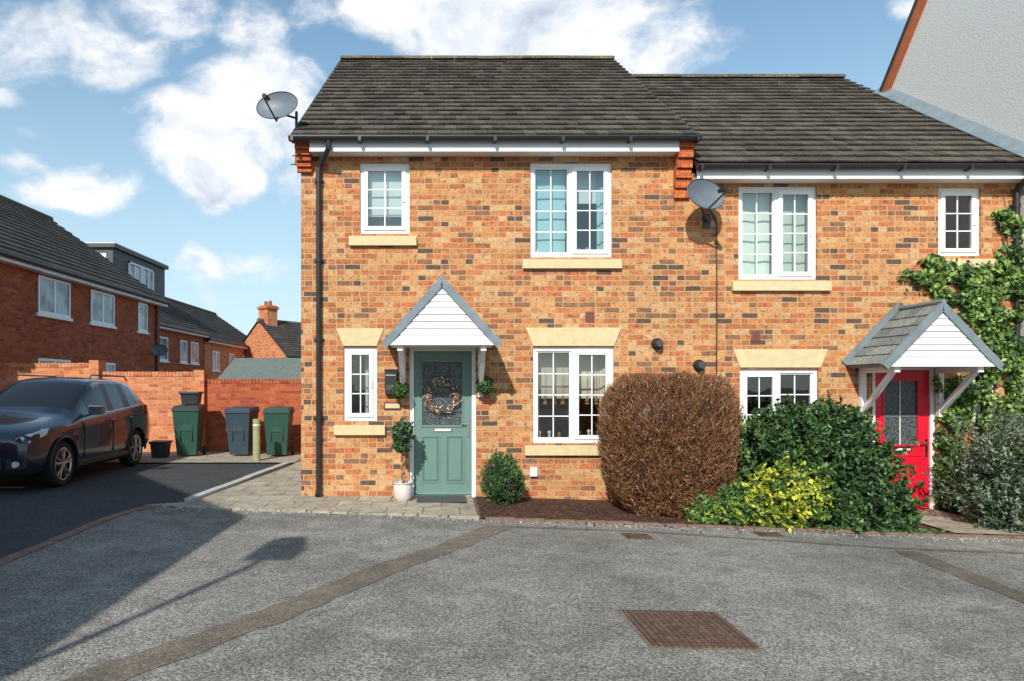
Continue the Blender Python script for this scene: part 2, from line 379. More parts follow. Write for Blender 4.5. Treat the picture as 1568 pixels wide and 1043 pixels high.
# ------------------------------------------------------------------ building helpers
def wall_front(mb,x0,x1,z0,z1,y,ops,mat,reveal=.11):
    xs=sorted({x0,x1,*[o[0] for o in ops],*[o[1] for o in ops]}); zs=sorted({z0,z1,*[o[2] for o in ops],*[o[3] for o in ops]})
    def hole(cx,cz): return any(o[0]<cx<o[1] and o[2]<cz<o[3] for o in ops)
    for i in range(len(xs)-1):
        for j in range(len(zs)-1):
            a,b,c,d=xs[i],xs[i+1],zs[j],zs[j+1]
            if not hole((a+b)/2,(c+d)/2): mb.poly([(a,y,c),(b,y,c),(b,y,d),(a,y,d)],mat)
    for a,b,c,d in ops:
        r=y+reveal
        mb.poly([(a,y,c),(a,r,c),(a,r,d),(a,y,d)],mat); mb.poly([(b,y,c),(b,y,d),(b,r,d),(b,r,c)],mat)
        mb.poly([(a,y,d),(a,r,d),(b,r,d),(b,y,d)],mat); mb.poly([(a,y,c),(b,y,c),(b,r,c),(a,r,c)],mat)
def window(parent,a,b,c,d,y,lights,rows,cols=2,room='interior'):
    mb=MB(); W=M['upvc']; yf=y+.035; fw=.055
    mb.box(a,b,yf,yf+.07,c,c+fw,W); mb.box(a,b,yf,yf+.07,d-fw,d,W)
    mb.box(a,a+fw,yf,yf+.07,c+fw,d-fw,W); mb.box(b-fw,b,yf,yf+.07,c+fw,d-fw,W)
    gl=MB()
    for i,(f0,f1,op) in enumerate(lights):
        p=a+fw+(b-a-2*fw)*f0; q=a+fw+(b-a-2*fw)*f1
        if f1<1: mb.box(q-.025,q+.025,yf+.002,yf+.068,c+fw,d-fw,W); q-=.025
        if f0>0: p+=.025
        s=.055 if op else .022; yo=yf-.018 if op else yf+.02
        z0=c+fw;z1=d-fw; ex=.006 if op else 0
        mb.box(p-ex,q+ex,yo,yo+.05,z0,z0+s,W); mb.box(p-ex,q+ex,yo,yo+.05,z1-s,z1,W)
        mb.box(p-ex,p+s,yo,yo+.05,z0+s,z1-s,W); mb.box(q-s,q+ex,yo,yo+.05,z0+s,z1-s,W)
        ia,ib,ic,id_=p+s,q-s,z0+s,z1-s
        for k in range(1,cols):
            xx=ia+(ib-ia)*k/cols; mb.box(xx-.008,xx+.008,yo+.022,yo+.04,ic,id_,W)
        for k in range(1,rows):
            zz=ic+(id_-ic)*k/rows; mb.box(ia,ib,yo+.020,yo+.038,zz-.008,zz+.008,W)
        gl.poly([(ia-.005,yo+.031,ic-.005),(ib+.005,yo+.031,ic-.005),(ib+.005,yo+.031,id_+.005),(ia-.005,yo+.031,id_+.005)],M['glass'])
        for q4 in ((ia-.004,ia+.004,ic,id_),(ib-.004,ib+.004,ic,id_),(ia,ib,ic-.004,ic+.004),(ia,ib,id_-.004,id_+.004)): mb.box(q4[0],q4[1],yo+.026,yo+.029,q4[2],q4[3],M['dgrey'])
        if op: mb.box(q-s+.01,q-.01,yo-.02,yo,(z0+z1)/2-.05,(z0+z1)/2+.05,W)
    mb.done('window_frame',parent,bevel=.003); gl.done('window_glass',parent)
    rm=MB(); R=M[room]; e=.25; y0=y+.112; y1=y+2.4; A,B,C,Dz=a-e,b+e,c-.5,d+.12
    rm.poly([(A,y1,C),(B,y1,C),(B,y1,Dz),(A,y1,Dz)],R); rm.poly([(A,y0,C),(A,y1,C),(A,y1,Dz),(A,y0,Dz)],R)
    rm.poly([(B,y0,C),(B,y1,C),(B,y1,Dz),(B,y0,Dz)],R); rm.poly([(A,y0,C),(B,y0,C),(B,y1,C),(A,y1,C)],M['wood'])
    rm.poly([(A,y0,Dz),(B,y0,Dz),(B,y1,Dz),(A,y1,Dz)],R)
    rm.box(a,b,y0-.004,y0+.2,c-.03,c+.004,W)
    rm.done('room',parent)
def curtain(parent,x0,x1,z0,z1,y,mat,folds=6,amp=.025):
    n=folds*8; mb=MB(); v=[]
    for i in range(n+1):
        x=x0+(x1-x0)*i/n; yy=y+amp*math.sin(i/8*2*math.pi)
        v.append((x,yy))
    for i in range(n):
        (xa,ya),(xb,yb)=v[i],v[i+1]
        mb.poly([(xa,ya,z0),(xb,yb,z0),(xb,yb,z1),(xa,ya,z1)],mat)
    mb.done('curtain',parent)
def tiles(parent,x0,x1,ye,ze,yr,zr,rows,tw,mat,name='roof_tiles'):
    mb=MB(); s=Vector((0,yr-ye,zr-ze)); Ls=s.length; u=s.normalized(); n=Vector((0,-u.z,u.y)) if yr>ye else Vector((0,u.z,-u.y))
    if n.z<0: n=-n
    st=Ls/rows; nc=int((x1-x0)/tw); 
    base=Vector((0,ye,ze))
    for r in range(rows):
        off=(r%2)*tw/2
        for c in range(-1 if off else 0,nc+1):
            a=x0+c*tw+off+.002; b=a+tw-.004
            a=max(a,x0); b=min(b,x1)
            if b-a<.02: continue
            j=random.uniform(-.008,.008); h=random.uniform(-.003,.008); sk=random.uniform(-.005,.005)
            s0=r*st-.03+j; s1=min((r+1)*st+.02,Ls)
            P=[]
            for (dz) in (0,1):
                for (xx,ss,hh) in ((a,s0,.042+h),(b,s0+sk,.042+h),(b,s1,.008),(a,s1,.008)):
                    t=0 if dz else -.02
                    p=base+u*ss+n*(hh+t); P.append((xx,p.y,p.z))
            mb.hexa(P,mat)
    return mb.done(name,parent,recalc=False)
def gutter(parent,x0,x1,y,z):
    mb=MB(); n=8
    pr=[(math.cos(math.pi+math.pi*i/n)*.058,math.sin(math.pi+math.pi*i/n)*.058) for i in range(n+1)]
    for i in range(n):
        (a,b),(c,d)=pr[i],pr[i+1]
        mb.poly([(x0,y+a,z+b),(x1,y+a,z+b),(x1,y+c,z+d),(x0,y+c,z+d)],M['black'])
        mb.poly([(x0,y,z),(x0,y+a,z+b),(x0,y+c,z+d)],M['black']); mb.poly([(x1,y,z),(x1,y+a,z+b),(x1,y+c,z+d)],M['black'])
    mb.box(x0,x1,y-.064,y-.056,z-.012,z+.008,M['black'])
    k=int((x1-x0)/.9)
    for i in range(k+1):
        xx=x0+.05+(x1-x0-.1)*i/k; mb.box(xx-.02,xx+.02,y-.068,y+.06,z-.066,z+.004,M['black'])
    mb.done('gutter',parent)
def downpipe(parent,xtop,ytop,ztop,x,yw,z1,z0):
    mb=MB(); yp=yw-.055
    mb.tube([(xtop,ytop,ztop),(xtop,ytop,ztop-.1),(x+(xtop-x)*.15,yp-.01,z1+.06),(x,yp,z1),(x,yp,z0)],.036,M['black'],12)
    z=z1-.15
    while z>z0+.2:
        mb.tube([(x,yp,z-.03),(x,yp,z+.03)],.045,M['black'],12); mb.box(x-.07,x+.07,yw-.02,yw-.003,z-.02,z+.02,M['black']); z-=1.1
    mb.tube([(x,yp,z0+.08),(x,yp-.09,z0+.01)],.036,M['black'],12)
    mb.done('downpipe',parent,smooth=True)
def lintel(mb,a,b,z0,z1,y,fl=.1):
    m=M['stone']; mb.hexa([(a,y-.018,z0),(b,y-.018,z0),(b,y+.09,z0),(a,y+.09,z0),(a-fl,y-.018,z1),(b+fl,y-.018,z1),(b+fl,y+.09,z1),(a-fl,y+.09,z1)],m)
def sill(mb,a,b,z0,z1,y):
    m=M['stone']; mb.hexa([(a,y-.06,z0),(b,y-.06,z0),(b,y+.1,z0),(a,y+.1,z0),(a,y-.06,z1-.015),(b,y-.06,z1-.015),(b,y+.1,z1+.002),(a,y+.1,z1+.002)],m)
def porch(parent,cx,w,zb,za,y,depth):
    yf=y-depth; hw=w/2; mb=MB(); Ld=M['lead']
    rise=za-zb; L_=math.hypot(hw,rise); 
    for sgn in (-1,1):
        u=Vector((-sgn*hw,0,rise)).normalized(); n=Vector((sgn*rise,0,hw)).normalized()
        e=Vector((cx+sgn*hw,0,zb))
        def P(s,h,yy): q=e+u*s+n*h; return (q.x,yy,q.z)
        mb.hexa([P(-.02,-.05,yf+.02),P(-.02,-.05,y-.003),P(-.02,0,y-.003),P(-.02,0,yf+.02),P(L_-.03,-.05,yf+.02),P(L_-.03,-.05,y-.003),P(L_,0,y-.003),P(L_,0,yf+.02)],M['lead'])
        rows=6; st=L_/rows
        tm=MB()
        for r in range(rows):
            k=4; 
            for c in range(-1,k):
                y0=yf-.012+(depth/k)*(c+.5)+.003; y1=y0+depth/k-.006
                if r%2==0: y0=yf-.012+(depth/k)*max(c,0)+.003; y1=y0+depth/k-.006
                y0=max(y0,yf-.012); y1=min(y1,y-.004)
                if y1-y0<.02 or (r%2==0 and c<0): continue
                s0=r*st-.03; s1=min((r+1)*st+.01,L_)
                tm.hexa([P(s0,.012,y0),P(s0,.012,y1),P(s1,.003,y1),P(s1,.003,y0),P(s0,.03,y0),P(s0,.03,y1),P(s1,.012,y1),P(s1,.012,y0)],M['slate'])
        tm.done('canopy_tiles',parent)
        mb.hexa([P(-.05,-.065,yf-.035),P(-.05,-.065,yf+.018),P(-.05,.03,yf+.018),P(-.05,.03,yf-.035),P(L_-.055,-.065,yf-.035),P(L_-.055,-.065,yf+.018),P(L_+.02,.03,yf+.018),P(L_+.02,.03,yf-.035)],Ld)
        mb.hexa([P(-.03,.02,y-.03),P(-.03,.02,y-.006),P(-.03,.10,y-.006),P(-.03,.10,y-.03),P(L_,.02,y-.03),P(L_,.02,y-.006),P(L_+.06,.10,y-.006),P(L_+.06,.10,y-.03)],Ld)
    mb.tube([(cx,yf-.04,za+.03),(cx,y-.004,za+.03)],.035,Ld,8)
    mb.done('canopy_roof',parent)
    cb=MB(); nb=8; zi=zb+.0; ins=.075
    top=za-.10
    for i in range(nb):
        a=zi+(top-zi)*i/nb; b=zi+(top-zi)*(i+1)/nb-.008
        wa=(hw-ins)*(1-(a-zi)/(top-zi)); wb=(hw-ins)*(1-(b-zi)/(top-zi))
        cb.hexa([(cx-wa,yf-.014,a),(cx+wa,yf-.014,a),(cx+wa,yf+.016,a),(cx-wa,yf+.016,a),(cx-wb,yf-.002,b),(cx+wb,yf-.002,b),(cx+wb,yf+.016,b),(cx-wb,yf+.016,b)],M['fascia'])
    cb.box(cx-hw+.05,cx+hw-.05,yf-.022,yf+.03,zb-.045,zb-.002,M['fascia'])
    cb.box(cx-hw+.04,cx+hw-.04,yf+.032,y-.004,zb-.04,zb-.02,M['fascia'])
    for sgn in (-1,1):
        bx=cx+sgn*(hw-.18)
        cb.box(bx-.035,bx+.035,yf+.04,y-.004,zb-.115,zb-.042,M['fascia'])
        cb.box(bx-.034,bx+.034,y-.075,y-.004,zb-.72,zb-.117,M['fascia'])
        cb.hexa([(bx-.03,y-.077,zb-.66),(bx+.03,y-.077,zb-.66),(bx+.03,y-.077,zb-.58),(bx-.03,y-.077,zb-.58),(bx-.03,yf+.10,zb-.117),(bx+.03,yf+.10,zb-.117),(bx+.03,yf+.18,zb-.117),(bx-.03,yf+.18,zb-.117)],M['fascia'])
    cb.done('canopy_frame',parent)
# ------------------------------------------------------------------ MAIN HOUSE
A=empty('brick_house')
XL,XM,XR=fx(461),3.40,7.97
EY,EZ,RY,RZ=9.15,4.93,13.6,8.09
BB=.37
oA=dict(w1=(fx(551),fx(627),fz(358),fz(249)),w2=(fx(812),fx(937),fz(394),fz(249)),w3=(fx(526),fx(577),fz(645),fz(531)),
        w4=(fx(816),fx(940),fz(679),fz(531)),dr=(fx(627),fx(729),fz(762),fz(531)))
mb=MB(); wall_front(mb,XL,XM,-.15,4.86,D,list(oA.values()),M['brick'])
yb=17.8
mb.poly([(XL,D,-.15),(XL,D,4.86),(XL,RY,7.98),(XL,yb,4.86),(XL,yb,-.15)],M['brick'])
mb.poly([(XM,D,-.15),(XM,D,4.86),(XM,RY,7.98),(XM,yb,4.86),(XM,yb,-.15)],M['brick'])
mb.poly([(XL,yb,-.15),(XM,yb,-.15),(XM,yb,4.86),(XL,yb,4.86)],M['brick'])
mb.done('walls',A)
mb=MB()
lintel(mb,oA['w3'][0],oA['w3'][1]-.0,fz(530),fz(503),D,.1); lintel(mb,oA['w4'][0],oA['w4'][1],fz(530),fz(502),D,.1)
sill(mb,fx(535),fx(638),fz(377),fz(361),D); sill(mb,fx(800),fx(951),fz(412),fz(397),D)
sill(mb,fx(512),fx(590),fz(666),fz(650),D); sill(mb,fx(803),fx(953),fz(697),fz(681),D)
mb.done('sills_and_lintels',A,bevel=.004)
window(A,*oA['w1'],D,[(0,1,True)],3,2); window(A,*oA['w2'],D,[(0,.5,False),(.5,1,True)],4,2)
window(A,*oA['w3'],D,[(0,1,True)],3,2,'interior_d'); window(A,*oA['w4'],D,[(0,.5,False),(.5,1,True)],4,2)
a,b,c,d=oA['w1']; curtain(A,a,b,c+.28,d+.05,D+.15,M['blind'],1,.002)
mb=MB(); mb.tube([(a+.02,D+.15,c+.28),(b-.02,D+.15,c+.28)],.014,M['upvc'],8)
mb.hexa([(a+.16,D+.19,c),(a+.3,D+.19,c),(a+.3,D+.25,c),(a+.16,D+.25,c),(a+.14,D+.19,c+.14),(a+.32,D+.19,c+.14),(a+.32,D+.25,c+.14),(a+.14,D+.25,c+.14)],M['pot'])
mb.done('roller_blind_rail',A); curtain(A,a,b,c-.1,c+.4,D+.42,M['blind'],2,.02)
a,b,c,d=oA['w2']; curtain(A,a-.05,a+.52,c-.1,d+.05,D+.20,M['sky_cur'],1,.004); curtain(A,b-.16,b+.05,c-.1,d+.05,D+.24,M['sky_cur'],2)
curtain(A,a+.5,b,d-.5,d+.05,D+.27,M['blind'],1,.004)
a,b,c,d=oA['w4']; curtain(A,a-.05,a+.13,c-.1,d+.05,D+.28,M['curtain_c'],2); curtain(A,b-.14,b+.05,c-.1,d+.05,D+.28,M['curtain_c'],2)
curtain(A,a,b,c+.62,d+.05,D+.32,M['curtain_c'],1,.004)
def blob(mb,c,r,m,sz=1.0,n=8):
    c=Vector(c); b=len(mb.v)
    for i in range(n+1):
        th=math.pi*i/n
        for j in range(n*2):
            ph=math.pi*j/n; mb.v.append((c.x+r*math.sin(th)*math.cos(ph),c.y+r*math.sin(th)*math.sin(ph),c.z+r*sz*math.cos(th)))
    for i in range(n):
        for j in range(2*n):
            mb.f.append((b+i*2*n+j,b+i*2*n+(j+1)%(2*n),b+(i+1)*2*n+(j+1)%(2*n),b+(i+1)*2*n+j)); mb.mi.append(mb.mid(m))
a,b,c,d=oA['w2']; mb=MB()
tc=[plain('toy_%d'%i,cc,.8) for i,cc in enumerate([(.1,.4,.6),(.8,.8,.8),(.1,.5,.15),(.6,.1,.25),(.05,.05,.06),(.15,.2,.6)])]
for i in range(9):
    xx=a+.66+i*.055; r=random.uniform(.03,.06); blob(mb,(xx,D+.18+random.uniform(-.02,.03),c+.02+r),r,random.choice(tc),1.2); 
    if i%2: blob(mb,(xx,D+.18,c+.04+2.3*r),r*.65,random.choice(tc))
blob(mb,(a+.12,D+.165,c+.09),.03,tc[1],1.8)
mb.done('window_toys',A)
a,b,c,d=oA['w4']; mb=MB()
for i in range(7):
    xx=a+.12+i*.14; 
    if abs(xx-(a+b)/2)<.05: continue
    h=random.uniform(.08,.16); m=random.choice([M['wood'],M['white'],M['curtain_c']])
    mb.tube([(xx,D+.2,c+.0),(xx,D+.2,c+h*.5),(xx,D+.2,c+h*.6),(xx,D+.2,c+h)],.03,m,10,.016)
    blob(mb,(xx,D+.2,c+h+.02),.028,m)
for xx in (a+.2,a+.33,a+.45,b-.46,b-.33,b-.2):
    mb.tube([(xx,D+.2,c+1.1),(xx,D+.2,c+.66)],.003,M['wood'],5); 
    mb.tube([(xx,D+.2,c+.66),(xx,D+.2,c+.54)],.012,M['wood'],8,.035)
mb.done('window_ornaments',A)
mb=MB(); mb.box(a+.2,a+.6,D+2.3,D+2.36,c+.3,c+.7,M['wood']); mb.tube([(b-.3,D+1.6,c-.4),(b-.3,D+1.6,c+.2),(b-.3,D+1.6,c+.25)],.02,M['dgrey'],8); mb.tube([(b-.3,D+1.6,c+.25),(b-.3,D+1.6,c+.5)],.16,M['white'],16,.1); mb.done('lamp_and_picture',A)
curtain(A,oA['w3'][0]+.27,oA['w3'][1]+.05,oA['w3'][2],oA['w3'][3],D+.28,M['blind'],2)
def door(parent,a,b,c,d,y,mat,mat2,glz,red=False):
    W=M['upvc']; mb=MB(); fw=.06
    mb.box(a,a+fw,y+.03,y+.1,c,d,W); mb.box(b-fw,b,y+.03,y+.1,c,d,W); mb.box(a+fw,b-fw,y+.03,y+.1,d-fw,d,W)
    mb.box(a+fw,b-fw,y+.0,y+.1,c,c+.03,M['chrome']); mb.done('door_frame',parent,bevel=.003)
    p,q,z0,z1=a+fw+.004,b-fw-.004,c+.034,d-fw-.004
    mb=MB(); ga,gb,gc,gd=glz; w=q-p
    yd=y+.055
    mb.box(p,ga,yd,yd+.044,z0,z1,mat); mb.box(gb,q,yd,yd+.044,z0,z1,mat)
    mb.box(ga,gb,yd,yd+.044,gd,z1,mat); mb.box(ga,gb,yd,yd+.044,z0,gc,mat)
    for bx in ((ga-.02,gb+.02,gc-.022,gc+.004),(ga-.02,gb+.02,gd-.004,gd+.022),(ga-.02,ga+.004,gc+.004,gd-.004),(gb-.004,gb+.02,gc+.004,gd-.004)):
        mb.box(bx[0],bx[1],yd-.012,yd+.002,bx[2],bx[3],mat)
    mid=(p+q)/2
    for (u0,u1) in ((p+.1,mid-.04),(mid+.04,q-.1)):
        zt=gc-.14; zb_=z0+.16
        for bx in ((u0,u1,zb_,zb_+.018),(u0,u1,zt-.018,zt),(u0,u0+.018,zb_+.018,zt-.018),(u1-.018,u1,zb_+.018,zt-.018)):
            mb.box(bx[0],bx[1],yd-.009,yd+.002,bx[2],bx[3],mat)
        mb.box(u0+.045,u1-.045,yd-.007,yd+.002,zb_+.045,zt-.045,mat)
        mb.box(u0+.019,u1-.019,yd-.0015,yd+.003,zb_+.019,zt-.019,mat2)
    mb.done('door_slab',parent,bevel=.002)
    mb=MB(); mb.poly([(ga,yd+.02,gc),(gb,yd+.02,gc),(gb,yd+.02,gd),(ga,yd+.02,gd)],M['obscure'])
    mb.done('door_glass',parent)
    mb=MB(); mm=M['dgrey'] if not red else M['white']
    for k in (1/3,2/3) if not red else (.5,):
        xx=ga+(gb-ga)*k; mb.box(xx-.006,xx+.006,yd+.008,yd+.018,gc,gd,mm)
    for k in (.22,.5,.78) if not red else (.45,):
        zz=gc+(gd-gc)*k; mb.box(ga,gb,yd+.006,yd+.016,zz-.006,zz+.006,mm)
    mb.done('leaded_bars',parent)
    mb=MB(); mb.box(mid-.13,mid+.13,yd-.012,yd-.001,gc-.085,gc-.03,M['chrome']); mb.box(mid-.11,mid+.11,yd-.018,yd-.012,gc-.075,gc-.045,M['white'])
    hx=q-.045; mb.box(hx-.016,hx+.016,yd-.012,yd-.001,gc-.02-.14,gc+.09,M['chrome']); mb.tube([(hx,yd-.01,gc+.03),(hx,yd-.05,gc+.03),(hx-.1,yd-.05,gc+.03)],.009,M['chrome'],8)
    mb.done('letter_plate_and_handle',parent)
a,b,c,d=oA['dr']; door(A,a,b,c,d,D,M['door'],M['door_d'],(fx(646),fx(708),fz(652),fz(554)))
mb=MB(); cx,cz=fx(677),fz(606); wr=.2; wy=D+.02
for i in range(420):
    t=random.uniform(0,2*math.pi); r=wr+random.gauss(0,.022); t2=t+random.uniform(.15,.35); r2=r+random.uniform(-.04,.05)
    y1=wy-abs(random.gauss(0,.012))-.005; p=(cx+r*math.cos(t),y1,cz+r*math.sin(t)); q=(cx+r2*math.cos(t2),y1-.01,cz+r2*math.sin(t2))
    mb.tube([p,q],.0035,random.choice([M['twig'],M['twig'],M['dgrey'],L['cream']]),4)
for i in range(80):
    t=random.uniform(0,2*math.pi); r=wr+random.gauss(0,.035); blob(mb,(cx+r*math.cos(t),wy-.03,cz+r*math.sin(t)),random.uniform(.006,.014),random.choice([L['cream'],M['white'],L['olive'],M['terracotta']]),1,4)
mb.done('door_wreath',A)
porch(A,px2x(676.5,8.6),1.43,py2z(523,8.6),py2z(428,8.6),D,.8)
mb=MB(); mb.box(fx(640),fx(712),8.85,9.3,.02,.035,M['dgrey']); mb.done('door_mat')
mb=MB(); x0,x1,z0,z1=fx(590),fx(608),fz(603),fz(568)
mb.box(x0,x1,D-.10,D-.004,z0,z1,M['black']); mb.box(x0-.008,x1+.008,D-.112,D-.004,z1+.001,z1+.02,M['black'])
mb.box(x0+.02,x1-.02,D-.104,D-.101,z0+.05,z0+.12,M['dgrey']); mb.box(x0+.012,x1-.012,D-.106,D-.101,z1-.07,z1-.055,M['chrome']); mb.done('wall_letterbox',A,bevel=.006)
mb=MB(); mb.box(fx(588),fx(614),D-.02,D-.003,fz(627),fz(616),M['dgrey']); mb.box(fx(590),fx(612),D-.024,D-.02,fz(625),fz(618),M['stone']); mb.done('house_sign',A)
x0,x1=-2.03,3.45
mb=MB()
mb.hexa([(x0+.01,EY+.02,EZ-.07),(x1-.01,EY+.02,EZ-.07),(x1-.01,RY,RZ-.07),(x0+.01,RY,RZ-.07),(x0+.01,EY+.02,EZ-.005),(x1-.01,EY+.02,EZ-.005),(x1-.01,RY,RZ-.005),(x0+.01,RY,RZ-.005)],M['dgrey'])
mb.hexa([(x0+.01,2*RY-EY,EZ-.07),(x1-.01,2*RY-EY,EZ-.07),(x1-.01,RY+.002,RZ-.07),(x0+.01,RY+.002,RZ-.07),(x0+.01,2*RY-EY,EZ-.005),(x1-.01,2*RY-EY,EZ-.005),(x1-.01,RY+.002,RZ-.005),(x0+.01,RY+.002,RZ-.005)],M['dgrey'])
mb.done('roof_deck',A)
tiles(A,x0,x1,EY,EZ,RY,RZ,21,.165,M['tile']); tiles(A,x0,x1,2*RY-EY,EZ,RY,RZ,19,.34,M['tile_far'],'roof_tiles_rear')
def ridge(parent,x0,x1,y,z,seg=.45):
    n=int((x1-x0)/seg); 
    mb=MB()
    for i in range(n):
        a=x0+(x1-x0)*i/n; b=x0+(x1-x0)*(i+1)/n-.008; h=random.uniform(-.004,.004)
        pts=[(math.cos(math.pi*k/8)*.13,math.sin(math.pi*k/8)*.10) for k in range(9)]
        for k in range(8):
            (u,v),(w,q)=pts[k],pts[k+1]; mb.poly([(a,y+u,z+v+h),(b,y+u,z+v+h),(b,y+w,z+q+h),(a,y+w,z+q+h)],M['ridge'])
        mb.poly([(a,y+u,z+v+h) for u,v in pts],M['ridge']); mb.poly([(b,y+u,z+v+h) for u,v in pts],M['ridge'])
    mb.done('ridge_tiles',parent)
ridge(A,x0,x1,RY,RZ-.02)
mb=MB()
fa,fb=fx(479),fx(1031)
mb.box(fa,fb,9.16,9.185,4.72,4.9,M['fascia']); mb.box(fa,fb,9.186,D-.003,4.73,4.745,M['fascia']); mb.done('fascia',A)
mb=MB()
for (xx) in (x0,x1):
    s=.03; 
    mb.hexa([(xx-s,EY-.01,EZ-.09),(xx+s,EY-.01,EZ-.09),(xx+s,RY,RZ-.09),(xx-s,RY,RZ-.09),(xx-s,EY-.01,EZ+.0),(xx+s,EY-.01,EZ+.0),(xx+s,RY,RZ+.0),(xx-s,RY,RZ+.0)],M['dgrey'])
mb.done('verge',A)
gutter(A,x0-.03,x1+.03,9.095,4.89)
downpipe(A,fx(509),9.1,4.85,fx(489),D,fz(262),.03)
def kneeler(parent,xa,xb,ztop,zbot):
    mb=MB(); n=6
    for i in range(n):
        z1=ztop-(ztop-zbot)*i/n; z0=ztop-(ztop-zbot)*(i+1)/n+.006; dp=.235*(1-i/n)+.015
        mb.box(xa,xb,D-dp,D-.002,z0,z1,M['brick_kneeler'])
    mb.done('kneeler',parent)
kneeler(A,XL-.045,fx(478),4.9,fz(266)); kneeler(A,fx(1031),3.42,4.9,fz(305))
mb=MB()
for (px,py) in ((1006,527),(1070,560)):
    x,z=fx(px),fz(py); mb.tube([(x,D,z),(x,D-.09,z),(x,D-.091,z)],.062,M['black'],20); mb.tube([(x,D-.09,z),(x,D-.13,z)],.045,M['dgrey'],20); mb.tube([(x,D-.002,z),(x,D-.012,z)],.085,M['black'],20)
mb.done('flue_vent',A,smooth=True)
mb=MB()
for (px,py) in ((903,485),):
    x,z=fx(px),fz(py); mb.box(x-.065,x+.065,D-.012,D-.002,z-.07,z+.07,M['terracotta'])
    for k in range(5): mb.box(x-.05,x+.05,D-.016,D-.012,z-.05+k*.024,z-.04+k*.024,M['dgrey'])
mb.box(fx(811),fx(822),D-.05,D-.002,fz(729),fz(715),M['white']); mb.box(fx(813),fx(820),D-.055,D-.05,fz(727),fz(717),M['upvc'])
mb.done('air_brick',A)
mb=MB(); x=fx(1097); pts=[(fx(1086),D-.02,fz(322)),(fx(1095),D-.015,fz(335))]+[(x+random.uniform(-.004,.004),D-.012,fz(345)-(fz(345)-fz(600))*i/10) for i in range(11)]
mb.tube(pts,.009,M['black'],6); mb.done('aerial_cable',A)
# ------------------------------------------------------------------ HOUSE B
B=empty('brick_house')
oB=dict(w5=(fx(1131),fx(1251),fz(428),fz(285)),w6=(fx(1437),fx(1502),fz(392),fz(287)),w7=(fx(1133),fx(1253),fz(706),fz(565)),
        dr=(fx(1336),fx(1434),fz(783),fz(560)),w8=(fx(1490),fx(1524),fz(672),fz(565)))
mb=MB(); wall_front(mb,XM,XR,-.5,4.5,D,list(oB.values()),M['brick'])
mb.poly([(XR,D,-.5),(XR,D,4.5),(XR,RY,7.6),(XR,yb,4.5),(XR,yb,-.5)],M['brick']); mb.poly([(XM,yb,-.5),(XR,yb,-.5),(XR,yb,4.5),(XM,yb,4.5)],M['brick'])
mb.done('walls',B)
mb=MB(); lintel(mb,fx(1133),fx(1256),fz(563),fz(535),D,.1)
sill(mb,fx(1120),fx(1270),fz(446),fz(430),D); sill(mb,fx(1428),fx(1520),fz(411),fz(396),D); sill(mb,fx(1122),fx(1268),fz(726),fz(708),D); sill(mb,fx(1484),fx(1530),fz(690),fz(674),D)
mb.done('sills_and_lintels',B,bevel=.004)
window(B,*oB['w5'],D,[(0,.5,False),(.5,1,True)],4,2); window(B,*oB['w6'],D,[(0,1,True)],3,2,'interior_d')
window(B,*oB['w7'],D,[(0,.5,True),(.5,1,False)],4,2,'interior_d'); window(B,*oB['w8'],D,[(0,1,False)],3,2,'interior_d')
a,b,c,d=oB['w5']; curtain(B,a-.05,(a+b)/2-.02,c-.1,d+.05,D+.2,M['curtain'],2,.008); curtain(B,(a+b)/2+.02,b+.05,c-.1,d+.05,D+.2,M['curtain'],2,.008)
a,b,c,d=oB['dr']; door(B,a,b,c,d,D,M['red'],M['red'],(fx(1357),fx(1409),fz(682),fz(583)),True)
porch(B,px2x(1442,8.6),1.43,py2z(556,8.6),py2z(466,8.6),D,.8)
x0,x1=3.47,8.06; ez,rz=EZ-BB,RZ-BB
mb=MB()
for (ya,yb_) in ((EY+.02,RY),(2*RY-EY,RY+.002)):
    mb.hexa([(x0+.01,ya,ez-.07),(x1-.01,ya,ez-.07),(x1-.01,yb_,rz-.07),(x0+.01,yb_,rz-.07),(x0+.01,ya,ez-.005),(x1-.01,ya,ez-.005),(x1-.01,yb_,rz-.005),(x0+.01,yb_,rz-.005)],M['dgrey'])
mb.done('roof_deck',B)
tiles(B,x0,x1,EY,ez,RY,rz,21,.165,M['tile']); tiles(B,x0,x1,2*RY-EY,ez,RY,rz,19,.34,M['tile_far'],'roof_tiles_rear')
ridge(B,x0-.1,x1,RY,rz-.02)
mb=MB(); mb.box(fx(1058),7.98,9.16,9.185,4.35,4.52,M['fascia']); mb.box(fx(1058),7.98,9.186,D-.003,4.36,4.375,M['fascia']); mb.done('fascia',B)
gutter(B,3.43,8.04,9.095,4.51); downpipe(B,fx(1547),9.1,4.47,fx(1552),D,fz(300),-.2)
mb=MB(); x,z=fx(1157),fz(514); mb.box(x-.065,x+.065,D-.012,D-.002,z-.07,z+.07,M['terracotta'])
for k in range(5): mb.box(x-.05,x+.05,D-.016,D-.012,z-.05+k*.024,z-.04+k*.024,M['dgrey'])
mb.done('air_brick',B)
